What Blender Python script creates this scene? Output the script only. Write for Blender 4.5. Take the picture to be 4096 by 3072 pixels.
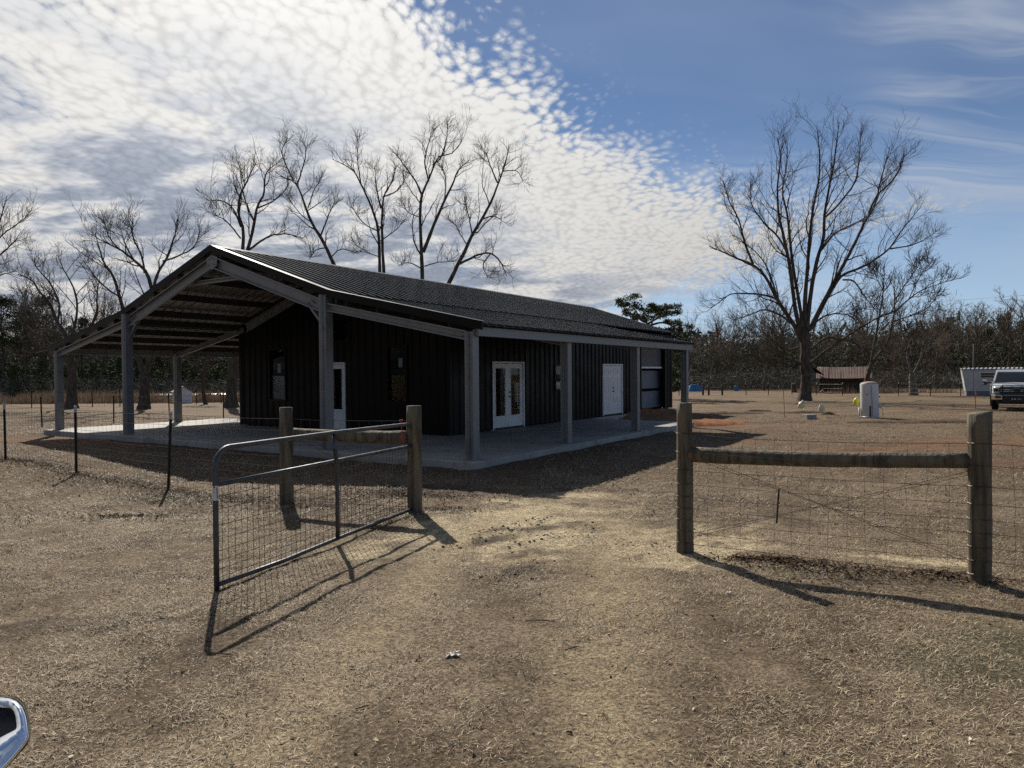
import bpy, math, random
import numpy as np
from mathutils import Matrix, Vector
R = math.radians
for o in list(bpy.data.objects): bpy.data.objects.remove(o)
S = bpy.context.scene
COL = S.collection

# ------------------------------------------------------------------ camera
EYE = 1.84
FPX = 2849.7; PITCH = R(.843); ROLL = R(.444)
cam_d = bpy.data.cameras.new('camera'); cam = bpy.data.objects.new('camera', cam_d); COL.objects.link(cam)
cam_d.sensor_width = 36; cam_d.lens = FPX/4096*36; cam_d.clip_start = .05; cam_d.clip_end = 6000
cam.matrix_world = Matrix.Translation((0, 0, EYE)) @ Matrix.Rotation(R(90)-PITCH, 4, 'X') @ Matrix.Rotation(-ROLL, 4, 'Z')
S.camera = cam
S.cycles.use_denoising = False        # keep the fine grain of grass, wire and ribs
S.render.resolution_x = 1024; S.render.resolution_y = 768

# ------------------------------------------------------------------ light
SUN_EL, SUN_AZ = R(38), R(20)            # azimuth measured left of +Y
sdir = Vector((-math.sin(SUN_AZ)*math.cos(SUN_EL), math.cos(SUN_AZ)*math.cos(SUN_EL), math.sin(SUN_EL)))
sun_d = bpy.data.lights.new('sun', 'SUN'); sun = bpy.data.objects.new('sun', sun_d); COL.objects.link(sun)
sun_d.energy = 5.; sun_d.angle = R(.55); sun_d.color = (1, .94, .84)
sun.rotation_euler = sdir.to_track_quat('Z', 'Y').to_euler(); sun.location = (0, 0, 40)
S.view_settings.view_transform = 'Standard'; S.view_settings.look = 'None'
S.view_settings.exposure = .22; S.view_settings.gamma = 1; S.view_settings.use_curve_mapping = False

W = bpy.data.worlds.new('World'); S.world = W; W.use_nodes = True
W.cycles.sampling_method = 'MANUAL'; W.cycles.sample_map_resolution = 512
wt = W.node_tree; wt.nodes.clear()
class NT:
    def __init__(s, t): s.t = t
    def n(s, typ, **k):
        a = s.t.nodes.new(typ)
        for q, v in k.items(): setattr(a, q, v)
        return a
    def put(s, sock, v):
        if hasattr(v, 'is_output') or isinstance(v, bpy.types.NodeSocket): s.t.links.new(v, sock)
        elif v is not None: sock.default_value = v
    def m(s, op, a, b=None, c=None, clamp=False):
        x = s.n('ShaderNodeMath', operation=op, use_clamp=clamp)
        for i, v in enumerate((a, b, c)):
            if v is not None: s.put(x.inputs[i], v)
        return x.outputs[0]
    def ss(s, v, lo, hi, a=0., b=1.):
        x = s.n('ShaderNodeMapRange', interpolation_type='SMOOTHSTEP')
        for i, q in enumerate((v, lo, hi, a, b)): s.put(x.inputs[i], q)
        return x.outputs[0]
    def mix(s, f, a, b, blend='MIX'):
        x = s.n('ShaderNodeMix', data_type='RGBA', blend_type=blend)
        s.put(x.inputs[0], f)
        s.put(x.inputs[6], (*a, 1) if isinstance(a, tuple) and len(a) == 3 else a)
        s.put(x.inputs[7], (*b, 1) if isinstance(b, tuple) and len(b) == 3 else b)
        return x.outputs[2]
    def noise(s, vec, scale, detail=4, rough=.55, dist=0., dim='3D'):
        x = s.n('ShaderNodeTexNoise', noise_dimensions=dim); s.put(x.inputs['Vector'], vec)
        x.inputs['Scale'].default_value = scale; x.inputs['Detail'].default_value = detail
        x.inputs['Roughness'].default_value = rough; x.inputs['Distortion'].default_value = dist
        return x.outputs[0]
    def mapv(s, vec, scale=(1, 1, 1), rot=(0, 0, 0), loc=(0, 0, 0)):
        x = s.n('ShaderNodeMapping'); s.put(x.inputs['Vector'], vec)
        x.inputs['Scale'].default_value = scale; x.inputs['Rotation'].default_value = rot; x.inputs['Location'].default_value = loc
        return x.outputs[0]
    def comb(s, x, y, z=0.):
        a = s.n('ShaderNodeCombineXYZ'); s.put(a.inputs[0], x); s.put(a.inputs[1], y); s.put(a.inputs[2], z); return a.outputs[0]

def build_world():
    g = NT(wt)
    out = g.n('ShaderNodeOutputWorld'); bg = g.n('ShaderNodeBackground')
    wt.links.new(bg.outputs[0], out.inputs[0])
    sky = g.n('ShaderNodeTexSky', sky_type='NISHITA'); sky.sun_disc = False
    sky.sun_elevation = SUN_EL; sky.sun_rotation = -SUN_AZ; sky.air_density = 1.; sky.dust_density = .05; sky.ozone_density = 3.5; sky.altitude = 2500
    STR = .068
    tc = g.n('ShaderNodeTexCoord'); d = tc.outputs['Generated']
    sp = g.n('ShaderNodeSeparateXYZ'); wt.links.new(d, sp.inputs[0]); x, y, z = sp.outputs
    zz = g.m('ADD', g.m('MAXIMUM', z, 0.), .18)
    px, py = g.m('DIVIDE', x, zz), g.m('DIVIDE', y, zz)
    p = g.comb(px, py)
    # distance from the straight edge of the cloud sheet, in sheet heights
    edge = g.m('SUBTRACT', 2.22, g.m('MULTIPLY', g.m('EXPONENT', g.m('MULTIPLY', g.m('MAXIMUM', px, 0.), -2.9)), .80))
    edge = g.m('ADD', edge, g.m('MULTIPLY', g.m('MINIMUM', px, 0.), 2.2))
    s1 = g.m('MULTIPLY', g.m('SUBTRACT', py, edge), .62)
    s2 = g.m('ADD', g.m('MULTIPLY', g.m('SUBTRACT', px, 1.18), -.85), g.m('MULTIPLY', g.m('SUBTRACT', py, 2.55), -.38))
    s = g.m('MINIMUM', s1, g.m('ADD', s2, .08))
    big = g.noise(g.mapv(p, (1, 1, 1), (0, 0, R(-55))), 1.3, 3, .5, dim='2D')
    warpn = g.n('ShaderNodeTexNoise', noise_dimensions='2D'); wt.links.new(p, warpn.inputs['Vector']); warpn.inputs['Scale'].default_value = 3.; warpn.inputs['Detail'].default_value = 2
    wv = g.n('ShaderNodeVectorMath', operation='MULTIPLY_ADD'); wt.links.new(warpn.outputs['Color'], wv.inputs[0]); wv.inputs[1].default_value = (.10, .10, 0); wt.links.new(p, wv.inputs[2])
    pw = wv.outputs[0]
    vor = g.n('ShaderNodeTexVoronoi', feature='F1', voronoi_dimensions='2D'); wt.links.new(g.mapv(pw, (1., .78, 1), (0, 0, R(-50))), vor.inputs['Vector'])
    vor.inputs['Scale'].default_value = 38; vor.inputs['Detail'].default_value = 0.; vor.inputs['Roughness'].default_value = .5
    nz = g.noise(g.mapv(pw, (1., .8, 1), (0, 0, R(-50))), 34, 5, .64, 0., dim='2D')
    soft = g.noise(g.mapv(pw, (1., .42, 1), (0, 0, R(-58))), 11, 3, .55, dim='2D')     # long soft rows
    cells = g.m('ADD', g.m('MULTIPLY', g.m('SUBTRACT', 1., vor.outputs[0]), .32), g.m('ADD', g.m('MULTIPLY', nz, .44), g.m('MULTIPLY', soft, .24)))
    lane = g.noise(g.mapv(p, (3.4, .5, 1), (0, 0, R(-38))), 1.6, 2, .5, dim='2D')   # long clear lanes
    cov = g.m('ADD', g.ss(s, -.12, .50), g.m('MULTIPLY', g.m('SUBTRACT', big, .5), .95))
    cov = g.m('ADD', cov, g.m('MULTIPLY', g.m('SUBTRACT', lane, .5), .70))
    cov = g.m('MULTIPLY', cov, g.ss(s, -.2, .05))
    th = g.m('SUBTRACT', .67, g.m('MULTIPLY', cov, .50))
    den = g.m('MULTIPLY', g.ss(g.m('SUBTRACT', cells, th), -.12, .22), g.ss(s, -.18, .16))
    # wispy cirrus beyond the edge
    cir = g.noise(g.mapv(pw, (.55, 2.2, 1), (0, 0, R(-28))), 2.4, 4, .62, .5, dim='2D')
    cirm = g.noise(g.mapv(p, loc=(4.3, 2.1, 0)), .7, 2, .5, dim='2D')
    cirrus = g.m('MULTIPLY', g.ss(cir, .40, .78), g.ss(cirm, .34, .58), clamp=True)
    cirrus = g.m('MULTIPLY', cirrus, g.ss(s, -3.2, -.4, .16, .55))
    # light: clouds scatter forward, so they are brightest toward the sun
    dt = g.n('ShaderNodeVectorMath', operation='DOT_PRODUCT'); wt.links.new(d, dt.inputs[0]); dt.inputs[1].default_value = tuple(sdir)
    ca = g.m('MAXIMUM', dt.outputs['Value'], 0.)
    lobe = g.m('ADD', g.m('MULTIPLY', g.m('POWER', ca, 1.5), .66), g.m('MULTIPLY', g.m('POWER', ca, 60.), .25))
    lit = g.m('ADD', .12, lobe)
    # shaded, thicker bellies: seen through more cloud low in the sky
    thick = g.noise(g.mapv(pw, (.8, 1.25, 1), (0, 0, R(-14))), 3.2, 4, .62, dim='2D')
    low = g.ss(z, .20, .44, 1., .10)
    belly = g.m('MULTIPLY', g.ss(thick, .36, .62), low)
    belly = g.m('MULTIPLY', belly, g.ss(s1, .35, 1.2))
    puff = g.ss(cells, .34, .62, .84, 1.04)
    lum = g.m('MULTIPLY', g.m('MULTIPLY', lit, puff), g.m('SUBTRACT', 1., g.m('MULTIPLY', belly, .50)))
    ccol = g.mix(belly, (1., .985, .955), (.80, .90, 1.10))
    cl = g.mix(1., ccol, g.comb(lum, lum, lum), 'MULTIPLY')
    skyc = g.mix(1., sky.outputs[0], (STR, STR, STR*1.0), 'MULTIPLY')
    hz = g.ss(z, .34, .0, 0., .55)          # pale air toward the horizon
    skyc = g.mix(hz, skyc, (.42, .55, .70))
    veil = g.ss(g.noise(g.mapv(pw, (.6, 1.5, 1), (0, 0, R(-28))), 1.1, 3, .6, dim='2D'),   .34, .80, .03, .22)     # thin high veil over the blue
    skyc = g.mix(veil, skyc, (.38, .44, .56))
    clit = g.m('ADD', lit, .16)
    c1 = g.mix(cirrus, skyc, g.mix(1., (.80, .84, .90), g.comb(clit, clit, clit), 'MULTIPLY'))
    c2 = g.mix(den, c1, cl)
    # ground side of the sphere
    fin = g.mix(g.ss(z, -.02, .0), (.10, .085, .07), c2)
    wt.links.new(fin, bg.inputs[0]); bg.inputs[1].default_value = 1.
build_world()

# ------------------------------------------------------------------ helpers
rng = np.random.default_rng(7); random.seed(7)
TH = R(33.148); P0 = np.array([-.798, 14.2]); SLAB = .12
BX = np.array([math.cos(TH), -math.sin(TH)]); BY = np.array([math.sin(TH), math.cos(TH)])   # building axes
def tz(y):                                     # the land falls gently away beyond the yard
    y = np.asarray(y, float); t = np.clip(y-18, 0, 97); return -.0095*(t-3*(1-np.exp(-t/3)))
def ray(px, py):
    a, b = px-2048, py-1536
    x = a*math.cos(ROLL)-b*math.sin(ROLL); y = a*math.sin(ROLL)+b*math.cos(ROLL)
    return np.array([x, FPX*math.cos(PITCH)-y*math.sin(PITCH), -y*math.cos(PITCH)-FPX*math.sin(PITCH)])/FPX
def at(px, py):                                # where the photograph's pixel meets the ground
    r = ray(px, py); t = -EYE/r[2]
    for i in range(60): t = (float(tz(r[1]*t))-EYE)/r[2]
    return np.array([r[0]*t, r[1]*t, EYE+r[2]*t])
def atY(px, py, Y):
    r = ray(px, py); return np.array([r[0]*Y/r[1], Y, EYE+r[2]*Y/r[1]])
def gz(x, y): return float(tz(y))
def hsh(ix, iy, seed):
    h = (ix.astype(np.int64)*374761393+iy.astype(np.int64)*668265263+seed*982451653) & 0x7fffffff
    h = ((h ^ (h >> 13))*1274126177) & 0x7fffffff
    return ((h ^ (h >> 16)) & 0xffff)/65535.
def vn(x, y, seed=0):
    ix, iy = np.floor(x), np.floor(y); fx, fy = x-ix, y-iy
    fx = fx*fx*(3-2*fx); fy = fy*fy*(3-2*fy)
    a, b, c, d = hsh(ix, iy, seed), hsh(ix+1, iy, seed), hsh(ix, iy+1, seed), hsh(ix+1, iy+1, seed)
    return (a*(1-fx)+b*fx)*(1-fy)+(c*(1-fx)+d*fx)*fy
def fbm(x, y, o=4, seed=0):
    s = 0; a = .5
    for i in range(o): s = s+a*vn(x*2**i, y*2**i, seed+i*17); a *= .5
    return s/(1-.5**o)
def sst(v, a, b): t = np.clip((v-a)/(b-a), 0, 1); return t*t*(3-2*t)

def tag(o, label=None, cat=None, group=None, kind=None):
    if label: o['label'] = label
    if cat: o['category'] = cat
    if group: o['group'] = group
    if kind: o['kind'] = kind
    return o
def empty(name, loc=(0, 0, 0), rz=0., **k):
    o = bpy.data.objects.new(name, None); COL.objects.link(o); o.empty_display_size = .2
    o.location = tuple(float(v) for v in loc); o.rotation_euler = (0, 0, rz); return tag(o, **k)
def link(name, me, parent=None, loc=None, rot=None):
    o = bpy.data.objects.new(name, me); COL.objects.link(o)
    if parent: o.parent = parent
    if loc is not None: o.location = tuple(float(v) for v in loc)
    if rot is not None: o.rotation_euler = rot
    return o
def npmesh(name, V, Fq, mats, cols=None, smooth=False):
    """mesh from arrays: V (n,3), Fq (m,3) or (m,4)"""
    me = bpy.data.meshes.new(name); V = np.asarray(V, np.float32); Fq = np.asarray(Fq, np.int32); k = Fq.shape[1]
    me.vertices.add(len(V)); me.vertices.foreach_set('co', V.ravel())
    me.loops.add(Fq.size); me.loops.foreach_set('vertex_index', Fq.ravel())
    me.polygons.add(len(Fq)); me.polygons.foreach_set('loop_start', np.arange(0, Fq.size, k, dtype=np.int32))
    if smooth: me.polygons.foreach_set('use_smooth', np.ones(len(Fq), bool))
    me.update(calc_edges=True)
    if cols is not None:
        a = me.color_attributes.new('Col', 'FLOAT_COLOR', 'POINT'); c = np.ones((len(V), 4), np.float32); c[:, :3] = cols; a.data.foreach_set('color', c.ravel())
    for m in (mats if isinstance(mats, (list, tuple)) else [mats]): me.materials.append(m)
    return me
class MB:
    """collects shapes for ONE mesh"""
    def __init__(s): s.v = []; s.f = []; s.mi = []; s.k = 0
    def add(s, vs, fs):
        b = len(s.v); s.v += [tuple(float(q) for q in p) for p in vs]; s.f += [tuple(b+i for i in f) for f in fs]; s.mi += [s.k]*len(fs); return s
    def box(s, x0, x1, y0, y1, z0, z1):
        return s.add([(x0,y0,z0),(x1,y0,z0),(x1,y1,z0),(x0,y1,z0),(x0,y0,z1),(x1,y0,z1),(x1,y1,z1),(x0,y1,z1)],
                     [(0,3,2,1),(4,5,6,7),(0,1,5,4),(1,2,6,5),(2,3,7,6),(3,0,4,7)])
    def bar(s, a, b, w, h, up=(0, 0, 1), ow=0., oh=0.):
        """oriented box from a to b; w sideways, h along up, offset ow/oh"""
        a, b = Vector(a), Vector(b); t = (b-a).normalized(); sd = t.cross(Vector(up)).normalized(); u = sd.cross(t)
        P = []
        for q in (a, b):
            for i, j in ((-1, -1), (1, -1), (1, 1), (-1, 1)): P.append(q+sd*(ow+i*w/2)+u*(oh+j*h/2))
        return s.add(P, [(3,2,1,0),(4,5,6,7),(0,1,5,4),(1,2,6,5),(2,3,7,6),(3,0,4,7)])
    def tube(s, pts, r, n=8, cap=True):
        pts = [Vector(p) for p in pts]; r = list(r) if hasattr(r, '__len__') else [r]*len(pts)
        V = []; F = []; ref = None
        for i, p in enumerate(pts):
            t = (pts[min(i+1, len(pts)-1)]-pts[max(i-1, 0)]).normalized()
            if ref is None: ref = Vector((1, 0, 0)) if abs(t.x) < .8 else Vector((0, 1, 0))
            sd = t.cross(ref).normalized(); ref = sd.cross(t)
            for k in range(n): a = 2*math.pi*k/n; V.append(p+(sd*math.cos(a)+ref*math.sin(a))*r[i])
        for i in range(len(pts)-1):
            for k in range(n): F.append((i*n+k, i*n+(k+1) % n, (i+1)*n+(k+1) % n, (i+1)*n+k))
        if cap: F.append(tuple(range(n-1, -1, -1))); F.append(tuple((len(pts)-1)*n+k for k in range(n)))
        return s.add(V, F)
    def prism(s, poly, o, ux, uy, ext):
        """polygon poly in plane (ux,uy) through o, extruded by vector ext"""
        o, ux, uy, e = Vector(o), Vector(ux), Vector(uy), Vector(ext); n = len(poly)
        A = [o+ux*p[0]+uy*p[1] for p in poly]
        F = [tuple(range(n)), tuple(range(2*n-1, n-1, -1))]+[(i, n+i, n+(i+1) % n, (i+1) % n) for i in range(n)]
        return s.add(A+[p+e for p in A], F)
    def ball(s, c, r, n=8, m=6):
        c = Vector(c); r = r if hasattr(r, '__len__') else (r, r, r); V = []; F = []
        for i in range(m+1):
            for k in range(n): V.append(c+Vector((r[0]*math.sin(math.pi*i/m)*math.cos(2*math.pi*k/n), r[1]*math.sin(math.pi*i/m)*math.sin(2*math.pi*k/n), r[2]*math.cos(math.pi*i/m))))
        for i in range(m):
            for k in range(n): F.append((i*n+k, (i+1)*n+k, (i+1)*n+(k+1) % n, i*n+(k+1) % n))
        return s.add(V, F)
    def mesh(s, name, mats, smooth=False, bevel=0):
        me = bpy.data.meshes.new(name); me.from_pydata(s.v, [], s.f)
        for m in (mats if isinstance(mats, (list, tuple)) else [mats]): me.materials.append(m)
        for p, i in zip(me.polygons, s.mi): p.material_index = i; p.use_smooth = bool(smooth)
        me.validate(); me.update(); return me
    def build(s, name, mats, parent=None, loc=None, rot=None, smooth=False, bevel=0, sharp=None, **k):
        o = link(name, s.mesh(name, mats, smooth), parent, loc, rot); tag(o, **k)
        if bevel:
            b = o.modifiers.new('bevel', 'BEVEL'); b.width = bevel; b.segments = 2; b.limit_method = 'ANGLE'
        return o

# ------------------------------------------------------------------ materials
def mat(name, col, col2=None, rough=.6, metal=0., spec=.5, scale=6., detail=4, stretch=(1, 1, 1), bump=0., bscale=None, lo=.35, hi=.65, attr=False,
        coord='Object', coat=0., trans=0., ior=1.45, rough2=None, spots=None, emit=None, sss=0.):
    m = bpy.data.materials.new(name); m.use_nodes = True; t = m.node_tree; g = NT(t)
    b = t.nodes['Principled BSDF']
    tc = g.n('ShaderNodeTexCoord'); v = g.mapv(tc.outputs[coord], stretch)
    c = (*col, 1)
    nz = None
    if col2 is not None or bump or rough2 is not None: nz = g.noise(v, scale, detail, .6)
    if col2 is not None: c = g.mix(g.ss(nz, lo, hi), col, col2)
    if attr:
        at_ = g.n('ShaderNodeVertexColor', layer_name='Col')
        c = at_.outputs[0] if col2 is None else g.mix(1., at_.outputs[0], c, 'MULTIPLY')
    if spots:
        sn = g.noise(tc.outputs[coord], spots[1], 3, .6); c = g.mix(g.ss(sn, spots[2], spots[2]+.08), c, spots[0])
    g.put(b.inputs['Base Color'], c)
    g.put(b.inputs['Roughness'], rough if rough2 is None else g.ss(nz, .3, .7, rough, rough2))
    b.inputs['Metallic'].default_value = metal; b.inputs['Specular IOR Level'].default_value = spec
    b.inputs['Coat Weight'].default_value = coat; b.inputs['Transmission Weight'].default_value = trans; b.inputs['IOR'].default_value = ior
    if bump:
        bn = g.n('ShaderNodeBump'); bn.inputs['Strength'].default_value = bump; bn.inputs['Distance'].default_value = .02
        g.put(bn.inputs['Height'], g.noise(v, bscale or scale*3, 4, .6)); t.links.new(bn.outputs[0], b.inputs['Normal'])
    return m
M = {}
M['galv'] = mat('galvanised steel', (.185, .19, .198), (.225, .23, .238), rough=.40, metal=.5, scale=4, rough2=.52)
M['galv2'] = mat('weathered galvanised tube', (.055, .058, .062), (.10, .104, .108), rough=.42, metal=.6, scale=9, rough2=.62, spots=((.16, .08, .045), 5, .64))
M['wire'] = mat('wire', (.13, .11, .095), (.07, .05, .04), rough=.5, metal=.6, scale=4)
M['blackmetal'] = mat('black painted panel', (.004, .004, .0045), (.006, .006, .0065), rough=.34, spec=.18, scale=1.5, rough2=.5)
M['roof'] = mat('black roof sheet', (.006, .0063, .0075), (.009, .0093, .0105), rough=.15, spec=.34, scale=.6, rough2=.22)
M['roofunder'] = mat('roof sheet underside', (.20, .19, .175), (.26, .25, .235), rough=.5, metal=.1, scale=2)
M['purlin'] = mat('dark primed purlin', (.035, .032, .032), (.055, .047, .043), rough=.6, scale=3)
M['white'] = mat('white paint', (.66, .67, .68), (.74, .74, .74), rough=.42, scale=3)
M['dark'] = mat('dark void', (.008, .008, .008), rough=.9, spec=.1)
M['black'] = mat('black plastic', (.012, .012, .012), rough=.5)
M['glass'] = mat('glass', (.80, .82, .82), rough=.012, spec=.5, trans=1., ior=1.2)
M['glassdark'] = mat('tinted glass', (.02, .025, .03), rough=.02, spec=.6)
M['concrete'] = mat('concrete', (.27, .255, .235), (.36, .34, .312), rough=.78, scale=1.3, detail=8, bump=.06, bscale=60, spots=((.235, .22, .20), 1.6, .57))
M['wood'] = mat('treated post wood', (.055, .045, .030), (.165, .132, .088), rough=.85, scale=14, detail=6, stretch=(1, 1, .10), bump=.9, bscale=26, spots=((.10, .105, .075), 3, .60))
M['tpost'] = mat('t-post', (.018, .022, .018), (.035, .03, .025), rough=.6, scale=10)
M['postcap'] = mat('white paint tip', (.62, .62, .58), (.45, .45, .42), rough=.6, scale=20)
M['bark'] = mat('pecan bark', (.050, .040, .032), (.115, .095, .078), rough=.95, spec=.15, scale=7, detail=6, stretch=(1, 1, .3), bump=.8, bscale=14)
M['twig'] = mat('twig bark', (.040, .032, .027), (.075, .06, .05), rough=.9, spec=.15, scale=2)
M['fartwig'] = mat('far twig bark', (.10, .08, .062), (.17, .14, .11), rough=.95, spec=.05, scale=.4)
M['leaf'] = mat('evergreen leaf', (.022, .034, .012), (.05, .062, .024), rough=.7, spec=.2, scale=1.2)
M['chrome'] = mat('chrome', (.72, .74, .77), rough=.09, metal=1., bump=.02, scale=14)
M['straw'] = mat('straw', (.8, .8, .8), attr=True, rough=.65, spec=.2)
M['rust'] = mat('rusty tin', (.085, .043, .030), (.155, .085, .062), rough=.75, scale=1.4, detail=8, stretch=(1, .35, 1), spots=((.27, .20, .165), 1.1, .62))
M['oldwood'] = mat('weathered boards', (.045, .036, .030), (.10, .085, .072), rough=.9, scale=6, stretch=(.25, 1, 1), bump=.3)
M['blue'] = mat('blue plastic', (.025, .13, .34), (.05, .22, .46), rough=.45, scale=1.8)
M['tyre'] = mat('tyre', (.012, .012, .012), rough=.85, spec=.2)
M['carwhite'] = mat('white car paint', (.70, .71, .72), rough=.22, coat=.7)

# ------------------------------------------------------------------ ground
def tolocal(x, y):
    dx, dy = x-P0[0], y-P0[1]; return dx*BX[0]+dy*BX[1], dx*BY[0]+dy*BY[1]
def fromlocal(x, y): return P0+x*BX+y*BY
def ell(x, y, c, rx, ry, rot=0., soft=.5, wob=.7, sc=1.2, seed=3):
    dx, dy = x-c[0], y-c[1]; a = R(rot); u = (dx*math.cos(a)+dy*math.sin(a))/rx; v = (-dx*math.sin(a)+dy*math.cos(a))/ry
    d = np.hypot(u, v)+(fbm(x*sc, y*sc, 4, seed)-.5)*2*wob
    return 1-sst(d, 1-soft, 1+soft)
PATCH = dict(
    sand=[(at(1950, 2130), 1.75, .62, 22), (at(2260, 2160), 1.7, .62, 14), (at(2560, 2190), 1.1, .48, 6), (at(2080, 2060), 1.4, .6, 30), (at(2690, 2240), .75, .22, 4),
          (at(1720, 2180), .8, .4, 30), (at(2900, 2150), .5, .2, 0), (at(3700, 2240), .6, .14, -18), (at(2320, 1990), 1.3, .35, 12)],
    clay=[(at(2660, 1682), 3.4, 1.8, 15), (at(2860, 1708), 2.8, 1.0, 8), (at(2560, 1660), 2.5, 1.6, 20), (at(3650, 1790), 3.2, .8, 14), (at(3480, 1830), 1.6, .45, 15), (at(3900, 1760), 2.6, .7, 10), (at(330, 1775), 2.2, .9, -30), (at(120, 1760), 2.4, 1.0, -20),
          (at(2480, 1668), 1.6, 1.2, 20), (at(4020, 1850), 1.2, .35, 10), (at(2950, 1770), 1.4, .4, 8)],
    dark=[(at(3150, 2260), .62, .13, -18), (at(3290, 2285), .5, .10, -16), (at(3520, 2320), .6, .12, -16), (at(3760, 2290), .5, .14, -16), (at(200, 1850), 1.6, .3, -28), (at(480, 1920), 1.2, .25, -30), (at(700, 1975), 1.0, .3, -30),
          (at(1000, 2000), 1.3, .25, -20), (at(1700, 1960), 1.0, .5, -5), (at(3750, 1690), 3.2, .7, 4), (at(4050, 1680), 2.0, .6, 4), (at(3050, 1650), 2.6, .5, 8), (at(520, 2060), .5, .12, 0), (at(2050, 2290), .30, .10, 35), (at(1960, 2165), .45, .10, 38), (at(2200, 2110), .7, .13, 25),
          (at(300, 2500), .6, .2, 10), (at(3330, 1665), 1.2, .3, 0), (at(3100, 1690), 1.6, .4, 5)],
    green=[(at(3400, 1612), 7, 2.6, 0), (at(150, 1660), 3.4, 1.1, 0), (at(1600, 1930), .5, .2, 0), (at(640, 2000), .8, .25, -30), (at(3350, 2300), .5, .14, -15), (at(3960, 2620), .8, .4, 30)])
def tracks(x, y):
    q = np.zeros_like(x)
    for off in (-.85, .85):
        c = .35+.16*(y-8.5)+.02*(y-6)**2*.5+off; w = .30+.10*fbm(x*.8, y*.8, 2, 81)
        q = np.maximum(q, np.exp(-((x-c+.35*(fbm(x*.7, y*.7, 3, 82)-.5))/w)**2))
    return q*(1-sst(np.abs(y-5.6), 3.2, 5.0))*(.45+.8*fbm(x*1.7, y*1.7, 3, 83))
def masks(x, y):
    m = {'track': tracks(x, y)}
    for k, L in PATCH.items():
        a = np.zeros_like(x)
        for i, (c, rx, ry, rot) in enumerate(L):
            near = np.hypot(x-c[0], y-c[1]) < 3.2*max(rx, ry)
            if near.any():
                q = np.zeros_like(x); s_ = 2.6/max(.25, min(rx, ry, 2)); q[near] = ell(x[near], y[near], c, rx, ry, rot, soft=.34, wob=.9, sc=min(s_, 5.), seed=3+i); a = np.maximum(a, q)
        m[k] = a
    # bare earth along the slab edge
    lx, ly = tolocal(x, y)
    dslab = np.maximum(np.maximum(lx-.29, -17.1-lx), np.maximum(-.4-ly, ly-13))
    m['edge'] = (1-sst(dslab+(fbm(x*1.5, y*1.5, 3, 40)-.5)*1.6, .2, 1.6))
    return m
def bumps(x, y):
    m = masks(x, y); d = np.hypot(x, y)
    near = 1-sst(d, 25, 45)
    z = (fbm(x*1.1, y*1.1, 4, 60)-.5)*.055*near+(fbm(x*7, y*7, 3, 70)-.5)*.026*(1-sst(d, 12, 20))*(1-.4*m['sand'])
    z = z-.018*m['sand']+.02*m['dark']*(fbm(x*9, y*9, 2, 75))
    c = at(2640, 1672); z = z+.42*np.exp(-(((x-c[0])/2.3)**2+((y-c[1])/1.1)**2))*(.55+.9*fbm(x*2, y*2, 3, 90))*near
    c = at(3310, 1668); z = z+.16*np.exp(-(((x-c[0])/.45)**2+((y-c[1])/.35)**2))
    c = at(3205, 1673); z = z+.13*np.exp(-(((x-c[0])/.5)**2+((y-c[1])/.3)**2))
    for (p, q, h) in ((at(1790, 2195), at(2150, 2085), .045), (at(2010, 2190), at(2400, 2100), .032), (at(1900, 2150), at(2010, 2120), .03), (at(2330, 2150), at(2560, 2115), .03), (at(1960, 2310), at(2160, 2240), .02), (at(2560, 2215), at(2650, 2170), .03)):
        dx, dy = q[0]-p[0], q[1]-p[1]; L_ = math.hypot(dx, dy); t = np.clip(((x-p[0])*dx+(y-p[1])*dy)/L_**2, 0, 1); dd = np.hypot(x-p[0]-t*dx, y-p[1]-t*dy)
        near_ = dd < .8; zz_ = np.zeros_like(x); zz_[near_] = h*np.exp(-(dd[near_]/.11)**2)*(.1+1.7*fbm(x[near_]*6, y[near_]*6, 3, 95)); z = z+zz_
    # old wheel ruts through the gateway and on the clay
    for off in (-.8, .8):
        q = (x-.35-.28*(y-8.5))-off; z = z-.022*np.exp(-(q/.14)**2)*np.exp(-((y-8.6)/2.2)**2)
    u = (x-at(3650, 1790)[0])*math.cos(.25)+(y-at(3650, 1790)[1])*math.sin(.25); v = -(x-at(3650, 1790)[0])*math.sin(.25)+(y-at(3650, 1790)[1])*math.cos(.25)
    z = z+.018*np.sin(v*9)*np.exp(-(u/3)**2-(v/1.2)**2)
    lx, ly = tolocal(x, y)
    inside = (lx < .35) & (lx > -17.2) & (ly > -.45) & (ly < 21.6)
    return np.where(inside & ((ly < 12.6) | ((lx < -3.7) & (lx > -13.2))), -.10, z)
def axis(a, b, st, far, g):
    c = list(np.arange(a, b+1e-6, st)); s = st
    while c[-1] < far: s *= g; c.append(c[-1]+s)
    s = st; lo = []
    p = c[0]
    while p > -far: s *= g; p -= s; lo.append(p)
    return np.array(lo[::-1]+c)
gx = axis(-9.5, 9.5, .085, 1600, 1.055)
gy = np.concatenate([-np.geomspace(1500, 3, 26), np.arange(-2, 17, .085), 17+np.cumsum(.085*1.018**np.arange(350))])
gy = gy[gy < 2500]
X, Y = np.meshgrid(gx, gy); x_, y_ = X.ravel(), Y.ravel()
zb = bumps(x_, y_)
Z = tz(y_)+zb
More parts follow.
